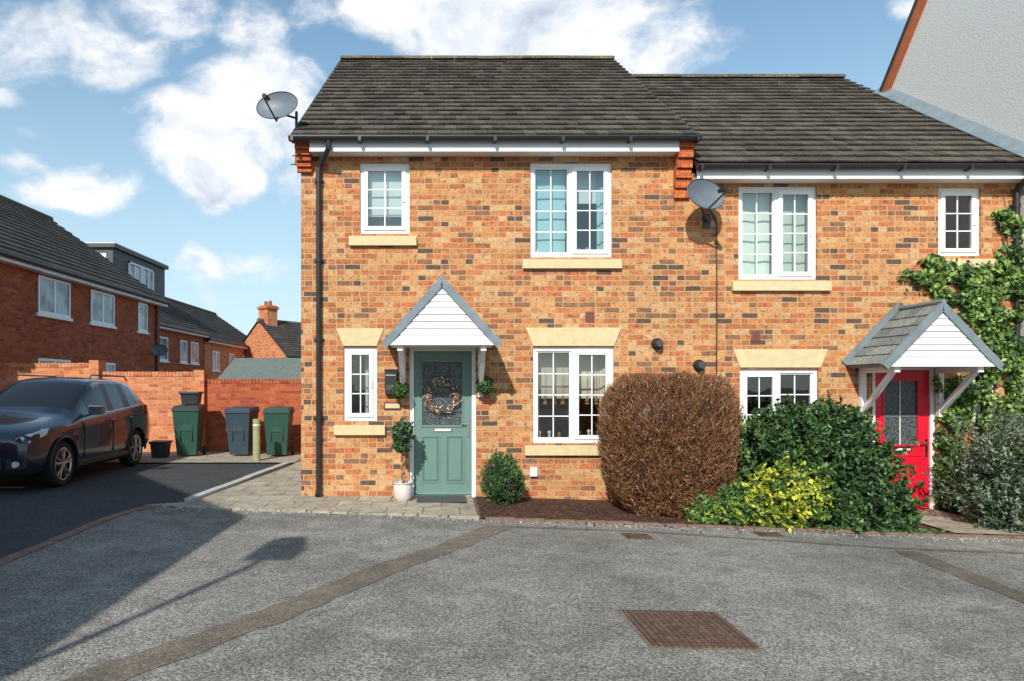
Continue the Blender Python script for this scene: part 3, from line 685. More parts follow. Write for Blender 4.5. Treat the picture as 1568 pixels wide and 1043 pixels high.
# ------------------------------------------------------------------ HOUSE C (rendered)
C=empty('rendered_house'); cx0,cx1=8.08,14.5; yA,yB=5.9,12.45; ye=6.62; sl=math.tan(math.radians(50)); yR=(yA+yB)/2; zR=ye+(yB-yR)*sl
mb=MB()
for xx in (cx0,cx1): mb.poly([(xx,yA,-.7),(xx,yA,ye),(xx,yR,zR),(xx,yB,ye),(xx,yB,-.7)],M['render'])
mb.poly([(cx0,yA,-.7),(cx1,yA,-.7),(cx1,yA,ye),(cx0,yA,ye)],M['render']); mb.poly([(cx0,yB,-.7),(cx1,yB,-.7),(cx1,yB,ye),(cx0,yB,ye)],M['render'])
mb.done('walls',C)
mb=MB(); ov=.12
def Cq(yy,off,o): return zR-abs(yy-yR)*sl+off
for o in (1,-1):
    y_e=yR+o*(yB-yR+.2); mb.hexa([(cx0-ov,y_e,Cq(y_e,.03,o)),(cx1+ov,y_e,Cq(y_e,.03,o)),(cx1+ov,yR,zR+.03),(cx0-ov,yR,zR+.03),(cx0-ov,y_e,Cq(y_e,.14,o)),(cx1+ov,y_e,Cq(y_e,.14,o)),(cx1+ov,yR,zR+.14),(cx0-ov,yR,zR+.14)],M['tile_far'])
    mb.hexa([(cx0-ov+.01,y_e,Cq(y_e,-.09,o)),(cx0-.004,y_e,Cq(y_e,-.09,o)),(cx0-.004,yR,zR-.09),(cx0-ov+.01,yR,zR-.09),(cx0-ov+.01,y_e,Cq(y_e,.028,o)),(cx0-.004,y_e,Cq(y_e,.028,o)),(cx0-.004,yR,zR+.028),(cx0-ov+.01,yR,zR+.028)],M['soffit'])
mb.done('roof',C)
mb=MB()
def fl(y): return ez+(y-EY)*(rz-ez)/(RY-EY)
mb.hexa([(cx0-.16,EY-.05,fl(EY-.05)+.045),(cx0-.002,EY-.05,fl(EY-.05)+.045),(cx0-.002,12.4,fl(12.4)+.045),(cx0-.16,12.4,fl(12.4)+.045),(cx0-.16,EY-.05,fl(EY-.05)+.06),(cx0-.002,EY-.05,fl(EY-.05)+.2),(cx0-.002,12.4,fl(12.4)+.2),(cx0-.16,12.4,fl(12.4)+.06)],M['lead'])
mb.done('lead_flashing',B)
# ------------------------------------------------------------------ satellite dishes
def dish(loc,rz_,tilt,rx,rz2,wall_dir):
    e=empty('satellite_dish',loc)
    mb=MB(); R=Matrix.Rotation(rz_,4,'Z')@Matrix.Rotation(tilt,4,'X')
    n=28; rings=6; b=len(mb.v)
    for side in (0,1):
        for i in range(rings+1):
            r=i/rings
            for j in range(n):
                t=2*math.pi*j/n; p=Vector((rx*r*math.cos(t),-.0-(.075*r*r)+.075+side*.008,rz2*r*math.sin(t))); mb.v.append(tuple(R@p))
        for i in range(rings):
            for j in range(n):
                q=b+side*(rings+1)*n
                mb.f.append((q+i*n+j,q+i*n+(j+1)%n,q+(i+1)*n+(j+1)%n,q+(i+1)*n+j)); mb.mi.append(mb.mid(M['dish']))
    mb.tube([R@Vector((rx*math.cos(2*math.pi*j/n),.002,rz2*math.sin(2*math.pi*j/n))) for j in range(n+1)],.007,M['dgrey'],6)
    mb.tube([R@Vector((0,.09,-rz2*.5)),R@Vector((0,.05,-rz2*1.02)),R@Vector((0,-.32,-rz2*.75))],.012,M['black'],8)
    mb.tube([R@Vector((0,-.36,-rz2*.62)),R@Vector((0,-.24,-rz2*.42))],.03,M['black'],10); mb.tube([R@Vector((0,-.32,-rz2*.75)),R@Vector((0,-.33,-rz2*.55))],.018,M['dgrey'],8)
    mb.tube([R@Vector((0,.09,0)),R@Vector((0,.16,-.02)),Vector(wall_dir)],.016,M['dgrey'],8)
    mb.done('reflector',e,smooth=True); return e
e=dish((fx(1081)*.955,D-.42,py2z(297,D-.42)),math.radians(18),math.radians(-14),.29,.22,(.17,.36,-.28))
mb=MB(); mb.box(.12,.22,.385,.415,-.36,-.16,M['dgrey']); mb.tube([(.17,.4,-.26),(.17,.36,-.26)],.03,M['black'],8); mb.done('bracket',e)
e=dish((px2x(424,9.25),9.25,py2z(161,9.25)),math.radians(-12),math.radians(-16),.3,.215,(.22,.2,-.1))
mb=MB(); mb.tube([(.22,.22,.0),(.22,.22,-.75)],.02,M['dgrey'],10); 
for z in (-.35,-.6): mb.tube([(.22,.22,z),(.33,.22,z)],.014,M['dgrey'],8)
mb.tube([(.16,.22,-.62),(.28,.22,-.62)],.008,M['dgrey'],6); mb.tube([(.14,.22,-.74),(.28,.22,-.74)],.008,M['dgrey'],6)
mb.done('mast',e)
# ------------------------------------------------------------------ foliage
def unit(n):
    v=rng.normal(size=(n,3)); return v/np.linalg.norm(v,axis=1)[:,None]
def leafmesh(name,C_,size,mats,w,parent=None,aspect=.5,dirs=None,clump=None,lenvar=.4,extra=None):
    n=len(C_); a=unit(n) if dirs is None else dirs
    r=unit(n); b=np.cross(a,r); b/=np.linalg.norm(b,axis=1)[:,None]+1e-9
    s=(size*(1+rng.uniform(-lenvar,lenvar,n)))[:,None]
    c=np.cross(a,b)
    V=np.stack([C_-a*s,C_+b*s*aspect+c*s*.12,C_+a*s,C_-b*s*aspect+c*s*.12],1).reshape(-1,3)
    me=bpy.data.meshes.new(name); Fv=[(4*i,4*i+1,4*i+2,4*i+3) for i in range(n)]
    vv=V.tolist(); 
    if clump is None: mi=rng.choice(len(mats),n,p=w)
    else: 
        mi=np.where(rng.random(n)<.6,clump,rng.choice(len(mats),n,p=w))
    mi=mi.tolist()
    if extra:
        ev,ef,em=extra; o_=len(vv); vv+=ev; Fv+=[tuple(o_+i for i in f) for f in ef]; mats=list(mats)+[em]; mi+= [len(mats)-1]*len(ef)
    me.from_pydata(vv,[],Fv)
    for m in mats: me.materials.append(m)
    me.polygons.foreach_set('material_index',mi)
    o=bpy.data.objects.new(name,me); COL.objects.link(o)
    if parent: o.parent=parent
    return o
def sup(dirv,p):
    return 1.0/(np.sum(np.abs(dirv)**p,axis=1)**(1/p))
def lump(dirv,seed,fr=2.5,amp=.14):
    return np.array([1+amp*noise.noise(Vector((d[0]*fr+seed,d[1]*fr,d[2]*fr)))*1.6+amp*.6*noise.noise(Vector((d[0]*fr*3+seed,d[1]*fr*3,d[2]*fr*3))) for d in dirv])
def bushpts(c,r,n,p=2.3,amp=.14,depth=.28,seed=0):
    d=unit(n); k=sup(d,p)*lump(d,seed,amp=amp)*(1-np.abs(rng.normal(0,depth*.5,n)))
    P=np.array(c)+d*np.array(r)*k[:,None]; return P,d
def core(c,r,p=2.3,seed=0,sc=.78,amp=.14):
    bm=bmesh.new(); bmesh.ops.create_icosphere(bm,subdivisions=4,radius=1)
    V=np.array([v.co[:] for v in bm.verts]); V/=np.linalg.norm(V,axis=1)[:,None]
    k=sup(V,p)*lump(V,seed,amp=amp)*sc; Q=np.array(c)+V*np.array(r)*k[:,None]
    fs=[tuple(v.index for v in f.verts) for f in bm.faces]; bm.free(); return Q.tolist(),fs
def bush(name,lobes,dens,size,mats,w,aspect=.5,p=2.3,amp=.16,depth=.3,corem=None,coresc=.76,sprays=0,slen=.22,sdir=(0,-.2,.4)):
    e=empty(name,(lobes[0][0][0],lobes[0][0][1],g(lobes[0][0][0]))); o0=Vector(e.location)
    Ps=[];Cl=[];ev=[];ef=[]; st=MB()
    def clf(P): return np.array([int(min(len(mats)-1,max(0,(noise.noise(Vector((q[0]*4.5,q[1]*4.5,q[2]*4.5)))*.9+.42)*len(mats)))) for q in P])
    for i,(c,r) in enumerate(lobes):
        area=4*math.pi*((r[0]*r[1])**1.6+(r[0]*r[2])**1.6+(r[1]*r[2])**1.6)**(1/1.6)/3**(1/1.6)
        n=int(dens*area); P,d=bushpts(c,r,n,p,amp,depth,i*7.3)
        hol=np.array([noise.noise(Vector((q[0]*7,q[1]*7,q[2]*7+3)))>-.32 for q in P]); P=P[hol]
        Ps.append(P); Cl.append(clf(P))
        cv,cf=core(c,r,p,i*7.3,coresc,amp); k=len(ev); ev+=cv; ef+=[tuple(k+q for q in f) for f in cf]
        ns=int(sprays*area)
        if ns:
            S0,dd=bushpts(c,r,ns,p,amp,.05,i*7.3); out=[]
            for q,u in zip(S0,dd):
                if q[2]<g(q[0])+.05: continue
                dv=Vector(u)+Vector(sdir)+Vector(rng.normal(0,.3,3)); dv.normalize(); Lx=slen*random.uniform(.4,1.2); m=int(Lx/.013)
                dr_=random.uniform(-.1,.25)
                for k2 in range(m):
                    s=Lx*k2/m; pp=Vector(q)+dv*s-Vector((0,0,dr_*s*s/slen)); out.append(tuple(pp+Vector(rng.normal(0,.012,3))))
                st.tube([Vector(q)-dv*.08-Vector(o0),Vector(q)+dv*Lx*.5-Vector((0,0,dr_*Lx*Lx*.25/slen))-Vector(o0)],.0035,M['twig'],4)
            if out: out=np.array(out); Ps.append(out); Cl.append(clf(out))
    P=np.concatenate(Ps); cl=np.concatenate(Cl)
    keep=P[:,2]>np.array([g(x) for x in P[:,0]])+.0; P=P[keep]; cl=cl[keep]
    P=P-np.array(o0); ev=[(a-o0.x,b-o0.y,c-o0.z) for a,b,c in ev]
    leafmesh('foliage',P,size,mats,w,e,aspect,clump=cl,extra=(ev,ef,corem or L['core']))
    if st.v: st.done('shoots',e,recalc=False)
    return e
bush('conifer_shrub',[((.80,8.95,.28),(.27,.26,.33)),((.8,8.95,.42),(.19,.19,.25))],9000,.018,[L['dark'],L['mid'],L['light'],L['olive']],[.3,.35,.2,.15],.35,amp=.14,sprays=60,slen=.07,sdir=(0,0,1.0))
bush('evergreen_shrub',[((4.58,8.55,.42),(.74,.58,.76)),((5.08,8.55,.42),(.50,.50,.68)),((4.2,8.65,.74),(.28,.33,.38)),((4.85,8.65,.88),(.50,.42,.40)),((5.28,8.2,.02),(.36,.38,.36)),((4.95,8.1,.05),(.45,.35,.38))],
     3600,.036,[L['dark'],L['mid'],L['light']],[.42,.40,.18],.5,amp=.34,depth=.5,coresc=.58,sprays=34,slen=.22)
bush('euonymus_shrub',[((4.12,8.0,.18),(.34,.28,.36)),((3.85,8.0,.1),(.26,.25,.26)),((4.35,8.02,.3),(.2,.2,.25))],4600,.03,[L['yel2'],L['mid'],L['yel'],L['yel']],[.25,.2,.3,.25],.55,amp=.34,depth=.45,coresc=.52,sprays=70,slen=.15)
bush('ground_cover_shrub',[((3.45,8.0,.02),(.38,.22,.22)),((3.2,8.05,-.02),(.25,.18,.16)),((3.55,8.15,.18),(.2,.18,.2))],4600,.026,[L['mid'],L['light'],L['yel2']],[.4,.4,.2],.5,amp=.36,depth=.5,coresc=.5,sprays=60,slen=.14)
bush('grey_shrub',[((7.05,8.35,.35),(.55,.5,.60)),((7.5,8.5,.6),(.5,.45,.5)),((6.85,8.2,.05),(.34,.36,.34)),((7.25,8.15,.0),(.5,.35,.38)),((7.7,8.2,.35),(.45,.4,.6))],2900,.03,[L['dark'],L['grey'],L['grey2'],L['mid']],[.25,.3,.25,.2],.35,amp=.4,depth=.6,coresc=.42,sprays=45,slen=.28,sdir=(0,-.1,.9))
Pn=np.stack([rng.uniform(4.3,7.9,1800),7.78+rng.normal(0,.04,1800),np.zeros(1800)],1); Pn=Pn[(Pn[:,0]<5.8)|(Pn[:,0]>6.9)]; Pn[:,2]=[g(x)+abs(rng.normal(0,.03)) for x in Pn[:,0]]
leafmesh('ground_ivy',Pn,.022,[L['mid'],L['light']],[.5,.5])
Pn=np.stack([rng.uniform(-3.6,8,420),np.zeros(420),np.zeros(420)],1)
for q in Pn: q[1]=kerb_y(q[0])+random.gauss(-.05,.22); q[2]=g(q[0])+.03
dr=unit(420); dr[:,2]*=.15; dr/=np.linalg.norm(dr,axis=1)[:,None]
leafmesh('leaf_litter',Pn,.014,[L['br1'],L['br3'],L['olive']],[.5,.3,.2],dirs=dr)
def hedge(name,c,r):
    e=empty(name,(c[0],c[1],g(c[0]))); o0=np.array(e.location); n=58000; pw=4.4; sd=3.3; am=.05
    def shape(d):
        k=sup(d,pw)*lump(d,sd,fr=3.5,amp=am)
        return k
    def tp(P):
        zz=np.clip((P[:,2]-g(c[0]))/1.1,0,1); s=(.84+.16*zz)[:,None]; Q=P.copy(); Q[:,:2]=np.array(c[:2])+(P[:,:2]-np.array(c[:2]))*s; return Q
    d=unit(n); k=shape(d)*(1-np.abs(rng.normal(0,.10,n)))
    P=tp(np.array(c)+d*np.array(r)*k[:,None]); P=P[P[:,2]>g(c[0])+.02]
    hol=np.array([noise.noise(Vector((q[0]*12,q[1]*12,q[2]*7)))>-.50 for q in P]); P=P[hol]
    dd=(P-np.array(c)); dd/=np.linalg.norm(dd,axis=1)[:,None]
    dr=dd*.5+np.array([0,0,.75])+rng.normal(0,.42,dd.shape); dr/=np.linalg.norm(dr,axis=1)[:,None]
    cl=np.array([int(min(3,max(0,(noise.noise(Vector((q[0]*14,q[1]*14,q[2]*7)))*.8+.5)*4))) for q in P])
    bm=bmesh.new(); bmesh.ops.create_icosphere(bm,subdivisions=4,radius=1); V=np.array([v.co[:] for v in bm.verts]); V/=np.linalg.norm(V,axis=1)[:,None]
    cf=[tuple(v.index for v in f.verts) for f in bm.faces]; bm.free()
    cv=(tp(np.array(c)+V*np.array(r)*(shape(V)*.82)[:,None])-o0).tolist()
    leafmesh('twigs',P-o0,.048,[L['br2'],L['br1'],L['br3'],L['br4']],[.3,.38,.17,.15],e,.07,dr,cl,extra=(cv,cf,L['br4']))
    m=15000; d=unit(m); k=shape(d)*(1.0-np.abs(rng.normal(0,.05,m))); Q=tp(np.array(c)+d*np.array(r)*k[:,None]); Q=Q[Q[:,2]>g(c[0])]
    leafmesh('buds',Q-o0,.012,[L['br1'],L['br3'],L['olive'],L['light']],[.50,.32,.12,.06],e,.6)
    m=900; d=unit(m); d=d[d[:,2]>-.1]; k=shape(d); Q=tp(np.array(c)+d*np.array(r)*k[:,None]); dr=d*.6+np.array([0,0,.8])+rng.normal(0,.3,d.shape); dr/=np.linalg.norm(dr,axis=1)[:,None]
    leafmesh('shoots',Q-o0,.08,[L['br1'],L['br3']],[.6,.4],e,.035,dr)
    mb=MB()
    for i in range(60):
        t=random.uniform(0,6.28); bx,by=random.gauss(0,.18),random.gauss(0,.12); q=Vector((bx,by,0)); pts=[q]
        dx,dy=math.cos(t)*r[0]*.8,math.sin(t)*r[1]*.8; zt=random.uniform(.5,1.5)
        for s in (.33,.66,1): pts.append(Vector((bx+dx*s+random.gauss(0,.03),by+dy*s,zt*s**.8)))
        mb.tube(pts,.012,M['twig'],5,.004)
    mb.done('stems',e)
hedge('bare_hedge',(2.86,8.62,.80),(.80,.62,.88))
e=empty('climbing_ivy',(7.2,D,g(7.2))); o0=np.array(e.location)
blobs=[(1455,432,40,28),(1500,445,44,34),(1405,432,22,16),(1425,407,16,12),(1545,435,32,40),(1520,485,40,36),(1556,505,26,70),(1480,468,30,20),(1535,550,36,34),(1556,610,18,60),(1545,645,26,46),
       (1545,345,18,12),(1560,380,14,26),(1530,330,12,7),(1458,625,22,34),(1447,685,18,56),(1465,750,28,40),(1500,560,26,14),(1470,600,18,20),(1548,395,22,18),(1390,428,12,12),(1562,445,18,60),(1440,735,12,44),(1425,590,10,14),(1500,625,10,50)]
Pts=[]
for (px,py,rx,ry) in blobs:
    n=int(rx*ry*1.35)+40; t=rng.uniform(0,2*math.pi,n); r=np.sqrt(rng.uniform(0,1,n))*(1+rng.normal(0,.18,n))
    X=np.array([fx(px)]*n)+rx/110*r*np.cos(t); Z=fz(py)+ry/110*r*np.sin(t); Y=D-.015-np.abs(rng.normal(0,.10,n))*(1-np.clip(r,0,1)*.5)
    q=np.stack([X,Y,Z],1)
    kk=np.array([noise.noise(Vector((a[0]*5,a[2]*5,1.7)))>-.25 for a in q]); Pts.append(q[kk])
P=np.concatenate(Pts); P=P[(P[:,0]<8.0)]
w=oB['w6']; P=P[~((P[:,0]<w[1]-.02)&(P[:,0]>w[0]+.06)&(P[:,2]>w[2]+.02))]
w=oB['dr']; P=P[~((P[:,0]<w[1]-.05)&(P[:,0]>w[0]-.1)&(P[:,2]<w[3]))]
dr=unit(len(P)); dr[:,1]*=.45; dr/=np.linalg.norm(dr,axis=1)[:,None]
cl=np.array([int(min(3,max(0,(noise.noise(Vector((q[0]*4,3,q[2]*4)))*.9+.45)*4))) for q in P])
leafmesh('ivy_leaves',P-o0,.036,[L['mid'],L['ivy'],L['ivy2'],L['light']],[.25,.3,.2,.25],e,.62,dr,cl)
mb=MB()
for (a,b) in (((1552,770),(1556,330)),((1450,780),(1450,600)),((1548,600),(1500,440)),((1520,470),(1395,428)),((1550,420),(1528,328)),((1440,780),(1500,560)),((1556,450),(1530,350)),((1552,600),(1540,300))):
    pts=[]
    for i in range(12):
        s=i/11; pts.append((fx(a[0]+(b[0]-a[0])*s+random.uniform(-5,5))-o0[0],-.02,fz(a[1]+(b[1]-a[1])*s+random.uniform(-4,4))-o0[2]))
    mb.tube(pts,.011,M['twig'],6,.004)
mb.done('ivy_stems',e)
def ball(name,x,y,z,r,dens=9000):
    e=empty(name,(x,y,z)); n=int(dens*4*math.pi*r*r)
    P,d=bushpts((0,0,0),(r,r,r),n,2,.1,.3,x*3); cv,cf=core((0,0,0),(r,r,r),2,x*3,.8,.1)
    leafmesh('foliage',P,.016,[L['mid'],L['light'],L['dark']],[.4,.35,.25],e,.6,extra=(cv,cf,L['core'])); return e
e=ball('topiary_ball',fx(614),D-.16,fz(597),.115); mb=MB(); mb.tube([(0,0,.08),(0,.02,.22),(0,.155,.24)],.006,M['black'],6); mb.done('hanger',e)
e=ball('topiary_ball',fx(741),D-.16,fz(590),.12); mb=MB(); mb.tube([(0,0,.08),(0,.02,.22),(0,.155,.24)],.006,M['black'],6); mb.done('hanger',e)
e=empty('potted_topiary_tree',(px2x(617,9.05),9.05,.01))
mb=MB(); prof=[(.09,0),(.125,.05),(.125,.2),(.11,.225),(.13,.23),(.13,.245),(.11,.245),(.10,.2)]
n=20; b=len(mb.v)
for r,z in prof:
    for j in range(n): mb.v.append((r*math.cos(2*math.pi*j/n),r*math.sin(2*math.pi*j/n),z))
for i in range(len(prof)-1):
    for j in range(n): mb.f.append((b+i*n+j,b+i*n+(j+1)%n,b+(i+1)*n+(j+1)%n,b+(i+1)*n+j)); mb.mi.append(mb.mid(M['pot']))
mb.f.append(tuple(b+(len(prof)-1)*n+j for j in range(n))); mb.mi.append(mb.mid(M['soil']))
mb.done('pot',e,smooth=True)
mb=MB()
for ph in (0,math.pi): mb.tube([(.02*math.cos(ph+k*.8),.02*math.sin(ph+k*.8),.2+k*.03) for k in range(14)],.014,M['wood'],7)
mb.done('trunk',e)
Zc=py2z(672,9.05); P1,_=bushpts((0,0,Zc+.08),(.15,.15,.14),1300,2,.25,.5,2); P2,_=bushpts((-.02,0,Zc-.10),(.12,.12,.1),600,2,.3,.5,5)
leafmesh('foliage',np.concatenate([P1,P2]),.026,[L['mid'],L['dark'],leafm('leaf_teal',(.06,.14,.10)),L['light']],[.35,.25,.25,.15],e,.5)
e=empty('plant_pot',(7.0,8.9,g(7.0)+.02)); mb=MB(); mb.tube([(0,0,0),(0,0,.25)],.1,M['terracotta'],16,.14); mb.done('pot',e)
# ------------------------------------------------------------------ garden wall, left
gw=empty('garden_wall')
def gwall(xa,xb,y,zt,mat='brick_garden'):
    mb=MB(); mb.box(xa,xb,y,y+.22,-.05,zt-.075,M[mat]); 
    n=int((xb-xa)/.078)
    for i in range(n):
        a=xa+(xb-xa)*i/n; b=xa+(xb-xa)*(i+1)/n-.009; mb.box(a,b,y-.012,y+.232,zt-.074,zt+random.uniform(.028,.034),M[mat])
    mb.box(xa,xb,y+.01,y+.21,zt-.074,zt+.02,M['kerb_red']); mb.done('wall_panel',gw)
gwall(-24,-7.95,15.5,2.03); gwall(-7.94,-5.55,15.52,1.83); gwall(-5.54,-1.97,15.5,1.66,'brick_red')  # right panel: shade on the wall put into the darker brick colour
mb=MB(); mb.box(-8.05,-7.83,15.4,15.75,-.05,2.12,M['brick_garden']); mb.box(-5.66,-5.42,15.38,15.75,-.05,1.9,M['brick_garden']); mb.done('wall_piers',gw)
sh=empty('garden_shed',(-4.1,18.2,0)); mb=MB()
mb.box(-1.5,1.5,-1,1,0,1.72,M['wood']); 
mb.hexa([(-1.6,-1.15,1.68),(1.6,-1.15,1.68),(1.6,1.15,1.68),(-1.6,1.15,1.68),(-1.45,-.1,2.28),(1.6,-.1,2.28),(1.6,.1,2.28),(-1.45,.1,2.28)],plain('shed_felt',(.12,.15,.14),.9,.2,10,bmp=.4)); mb.done('shed_body',sh)
# ------------------------------------------------------------------ bins
def bin_(x,y,m,rot=0,h=1.05,name='wheelie_bin',lid=None):
    e=empty(name,(x,y,.032),rot); mb=MB(); lid=lid or m
    mb.hexa([(-.2,-.22,.03),(.2,-.22,.03),(.2,.2,.12),(-.2,.2,.12),(-.27,-.33,h-.1),(.27,-.33,h-.1),(.27,.3,h-.1),(-.27,.3,h-.1)],m)
    mb.box(-.285,.285,-.345,.315,h-.13,h-.095,m)
    mb.hexa([(-.29,-.36,h-.09),(.29,-.36,h-.09),(.29,.33,h-.09),(-.29,.33,h-.09),(-.24,-.29,h-.02),(.24,-.29,h-.02),(.25,.33,h+.0),(-.25,.33,h+.0)],lid)
    mb.tube([(-.22,.38,h-.08),(.22,.38,h-.08)],.015,m,8)
    for s in (-1,1): mb.box(s*.2-.02,s*.2+.02,.3,.39,h-.1,h-.06,m); mb.tube([(s*.24,.2,.1),(s*.29,.2,.1)],.1,M['black'],16)
    mb.box(-.14,.14,-.293,-.268,h*.5,h*.62,m)
    for s in (-.12,.12): mb.box(s-.012,s+.012,-.30,-.27,.35,.8,m)
    mb.done('bin_body',e,bevel=.012); return e
bin_(px2x(290,14.6),14.6,M['bin_green'],.1,1.1,lid=M['bin_black']); bin_(px2x(371,14.7),14.7,M['bin_blue'],-.05); bin_(px2x(427,14.6),14.6,M['bin_green'],.06)
def rbox(x,y,z,s,h):
    e=empty('recycling_box',(x,y,z),.1); mb=MB(); mb.hexa([(-s*.85,-s*.8,0),(s*.85,-s*.8,0),(s*.85,s*.8,0),(-s*.85,s*.8,0),(-s,-s,h),(s,-s,h),(s,s,h),(-s,s,h)],M['bin_black']); mb.box(-s-.02,s+.02,-s-.02,s+.02,h-.04,h+.01,M['bin_black']); mb.done('box_body',e,bevel=.01)
rbox(px2x(246,14.3),14.3,.032,.17,.33); rbox(px2x(293,14.7),14.7,1.14,.19,.26)
e=empty('wooden_bollard',(px2x(393,13.6),13.6,.03)); mb=MB(); mb.tube([(0,0,0),(0,0,.8),(0,0,.84)],.075,plain('bollard_wood',(.33,.33,.17),.9,.2,12),14); mb.tube([(0,0,.70),(0,0,.735)],.079,M['white'],14); mb.done('post',e,bevel=.01)
# ------------------------------------------------------------------ far houses
def far_house(xw0,xw1,y0,y1,ze_,zr_,wins,base=-.3,ridge_axis='y',wall='brick_red',name='brick_house',rot=0,loc=(0,0,0)):
    e=empty(name,loc,rot); mb=MB(); m=M[wall]; xm=(xw0+xw1)/2; ym=(y0+y1)/2
    if ridge_axis=='y':
        for yy in (y0,y1): mb.poly([(xw0,yy,base),(xw1,yy,base),(xw1,yy,ze_),(xm,yy,zr_-.05),(xw0,yy,ze_)],m)
        for xx in (xw0,xw1): mb.poly([(xx,y0,base),(xx,y1,base),(xx,y1,ze_),(xx,y0,ze_)],m)
    else:
        for xx in (xw0,xw1): mb.poly([(xx,y0,base),(xx,y1,base),(xx,y1,ze_),(xx,ym,zr_-.05),(xx,y0,ze_)],m)
        for yy in (y0,y1): mb.poly([(xw0,yy,base),(xw1,yy,base),(xw1,yy,ze_),(xw0,yy,ze_)],m)
    mb.done('walls',e)
    rt=MB(); rows=16; ov=.3
    hw=((xw1-xw0) if ridge_axis=='y' else (y1-y0))/2; L0=(y0-.1,y1+.1) if ridge_axis=='y' else (xw0-.1,xw1+.1)
    k=(zr_-ze_)/hw
    for s in (1,-1):
        for r in range(rows):
            d0=(hw+ov)*(1-r/rows); d1=(hw+ov)*(1-(r+1)/rows); z0=zr_-k*d0; z1=zr_-k*d1
            nseg=max(2,int((L0[1]-L0[0])/.35))
            for q in range(nseg):
                a=L0[0]+(L0[1]-L0[0])*q/nseg; b=L0[0]+(L0[1]-L0[0])*(q+1)/nseg
                h=random.uniform(0,.012)
                def Q(dd,l,z): return (xm+s*dd,l,z) if ridge_axis=='y' else (l,ym+s*dd,z)
                rt.poly([Q(d0,a,z0+.05+h),Q(d0,b,z0+.05+h),Q(d1,b,z1+.012),Q(d1,a,z1+.012)],M['tile_far'])
                rt.poly([Q(d0,a,z0+.05+h),Q(d0,b,z0+.05+h),Q(d0,b,z0-.0),Q(d0,a,z0-.0)],M['tile_far'])
    for s in (1,-1):
        d0=hw+ov; z0=zr_-k*d0
        def Q(dd,l,z): return (xm+s*dd,l,z) if ridge_axis=='y' else (l,ym+s*dd,z)
        rt.poly([Q(d0-.02,L0[0],z0-.01),Q(d0-.02,L0[1],z0-.01),Q(0,L0[1],zr_-.02),Q(0,L0[0],zr_-.02)],M['dgrey'])
        rt.poly([Q(d0-.03,L0[0],z0-.0),Q(d0-.03,L0[1],z0-.0),Q(d0-.03,L0[1],z0-.17),Q(d0-.03,L0[0],z0-.17)],M['fascia'])
        rt.poly([Q(d0-.03,L0[0],z0-.17),Q(d0-.03,L0[1],z0-.17),Q(hw,L0[1],z0-.17),Q(hw,L0[0],z0-.17)],M['fascia'])
        rt.tube([Q(d0+.03,L0[0],z0-.03),Q(d0+.03,L0[1],z0-.03)],.06,M['black'],8)
    rt.tube([(xm,L0[0],zr_) if ridge_axis=='y' else (L0[0],ym,zr_),(xm,L0[1],zr_) if ridge_axis=='y' else (L0[1],ym,zr_)],.13,M['ridge'],8)
    rt.done('roof',e)
    wb=MB()
    for (a,b,c,d,nl) in wins:
        x=xw1; W=M['upvc']
        wb.box(x-.05,x+.012,a,b,c,d,M['fglass'])
        for q in ((a-.0,a+.07,c,d),(b-.07,b,c,d),(a+.07,b-.07,c,c+.07),(a+.07,b-.07,d-.07,d)): wb.box(x-.04,x+.035,*q,W)
        for i in range(1,nl): yy=a+(b-a)*i/nl; wb.box(x-.04,x+.03,yy-.05,yy+.05,c+.07,d-.07,W)
        for i in range(nl):
            p=a+(b-a)*i/nl; q=a+(b-a)*(i+1)/nl; wb.box(x-.04,x+.02,(p+q)/2-.01,(p+q)/2+.01,c+.07,d-.07,W)
        wb.box(x-.05,x+.06,a-.08,b+.08,c-.09,c-.005,M['upvc'])
    if wins: wb.done('windows',e)
    return e
e=far_house(-19.4,-10.86,12.0,26.0,4.95,7.95,[(18.13,19.7,3.5,4.52,2),(20.85,22.35,3.5,4.52,2),(24.1,24.85,3.5,4.52,1),(18.13,19.7,1.1,2.28,2),(21.0,22.4,1.1,2.28,2),(14.5,16,3.5,4.52,2)])
mb=MB(); mb.tube([(-10.8,25.6,4.7),(-10.8,25.6,0)],.045,M['black'],8)
mb.done('downpipe',e)
e=dish((-10.45,25.0,2.85),math.radians(15),math.radians(-14),.29,.22,(-.38,.1,-.15))
e=far_house(-21,-13,28.5,36.8,4.5,7.0,[(30.6,32,2.7,3.8,1),(33.5,34.4,2.7,3.8,1),(30.3,32,.4,1.6,2),(34.9,36,2.7,3.8,1)])
mb=MB(); mb.box(-18.6,-15.1,31,36.8,5.0,7.85,plain('dormer_cladding',(.07,.075,.09),.6,.1,3)); mb.box(-18.8,-14.95,30.85,36.95,7.86,8.02,M['dgrey']); mb.box(-18.82,-14.93,30.83,36.97,8.03,8.07,M['fascia'])
for (a,b) in ((32.4,35.2),):
    mb.box(-15.1,-15.06,a,b,6.4,7.5,M['fglass'])
    for q in ((a,a+.1,6.4,7.5),(b-.1,b,6.4,7.5),(a,b,6.36,6.45),(a,b,7.42,7.5),((a+b)/2-.06,(a+b)/2+.06,6.45,7.42),(a+.6,a+.68,6.45,7.42),(b-.68,b-.6,6.45,7.42)): mb.box(-15.08,-15.0,*q,M['upvc'])
mb.box(-16.2,-15.5,30.95,31,6.8,7.5,M['fglass']); mb.box(-16.3,-15.4,30.97,30.99,6.7,7.6,M['upvc'])
mb.done('flat_roof_dormer',e)
far_house(-20,-13.0,37.0,49,4.3,6.7,[(38.2,39.4,2.4,3.5,2),(41.2,42.2,2.4,3.5,1),(44,45.4,2.4,3.5,2)],wall='brick_garden')
e=far_house(-3.6,3.6,-2.6,2.6,3.6,5.75,[],ridge_axis='x',rot=math.radians(52),loc=(-9.6,46.5,0),wall='brick_garden')
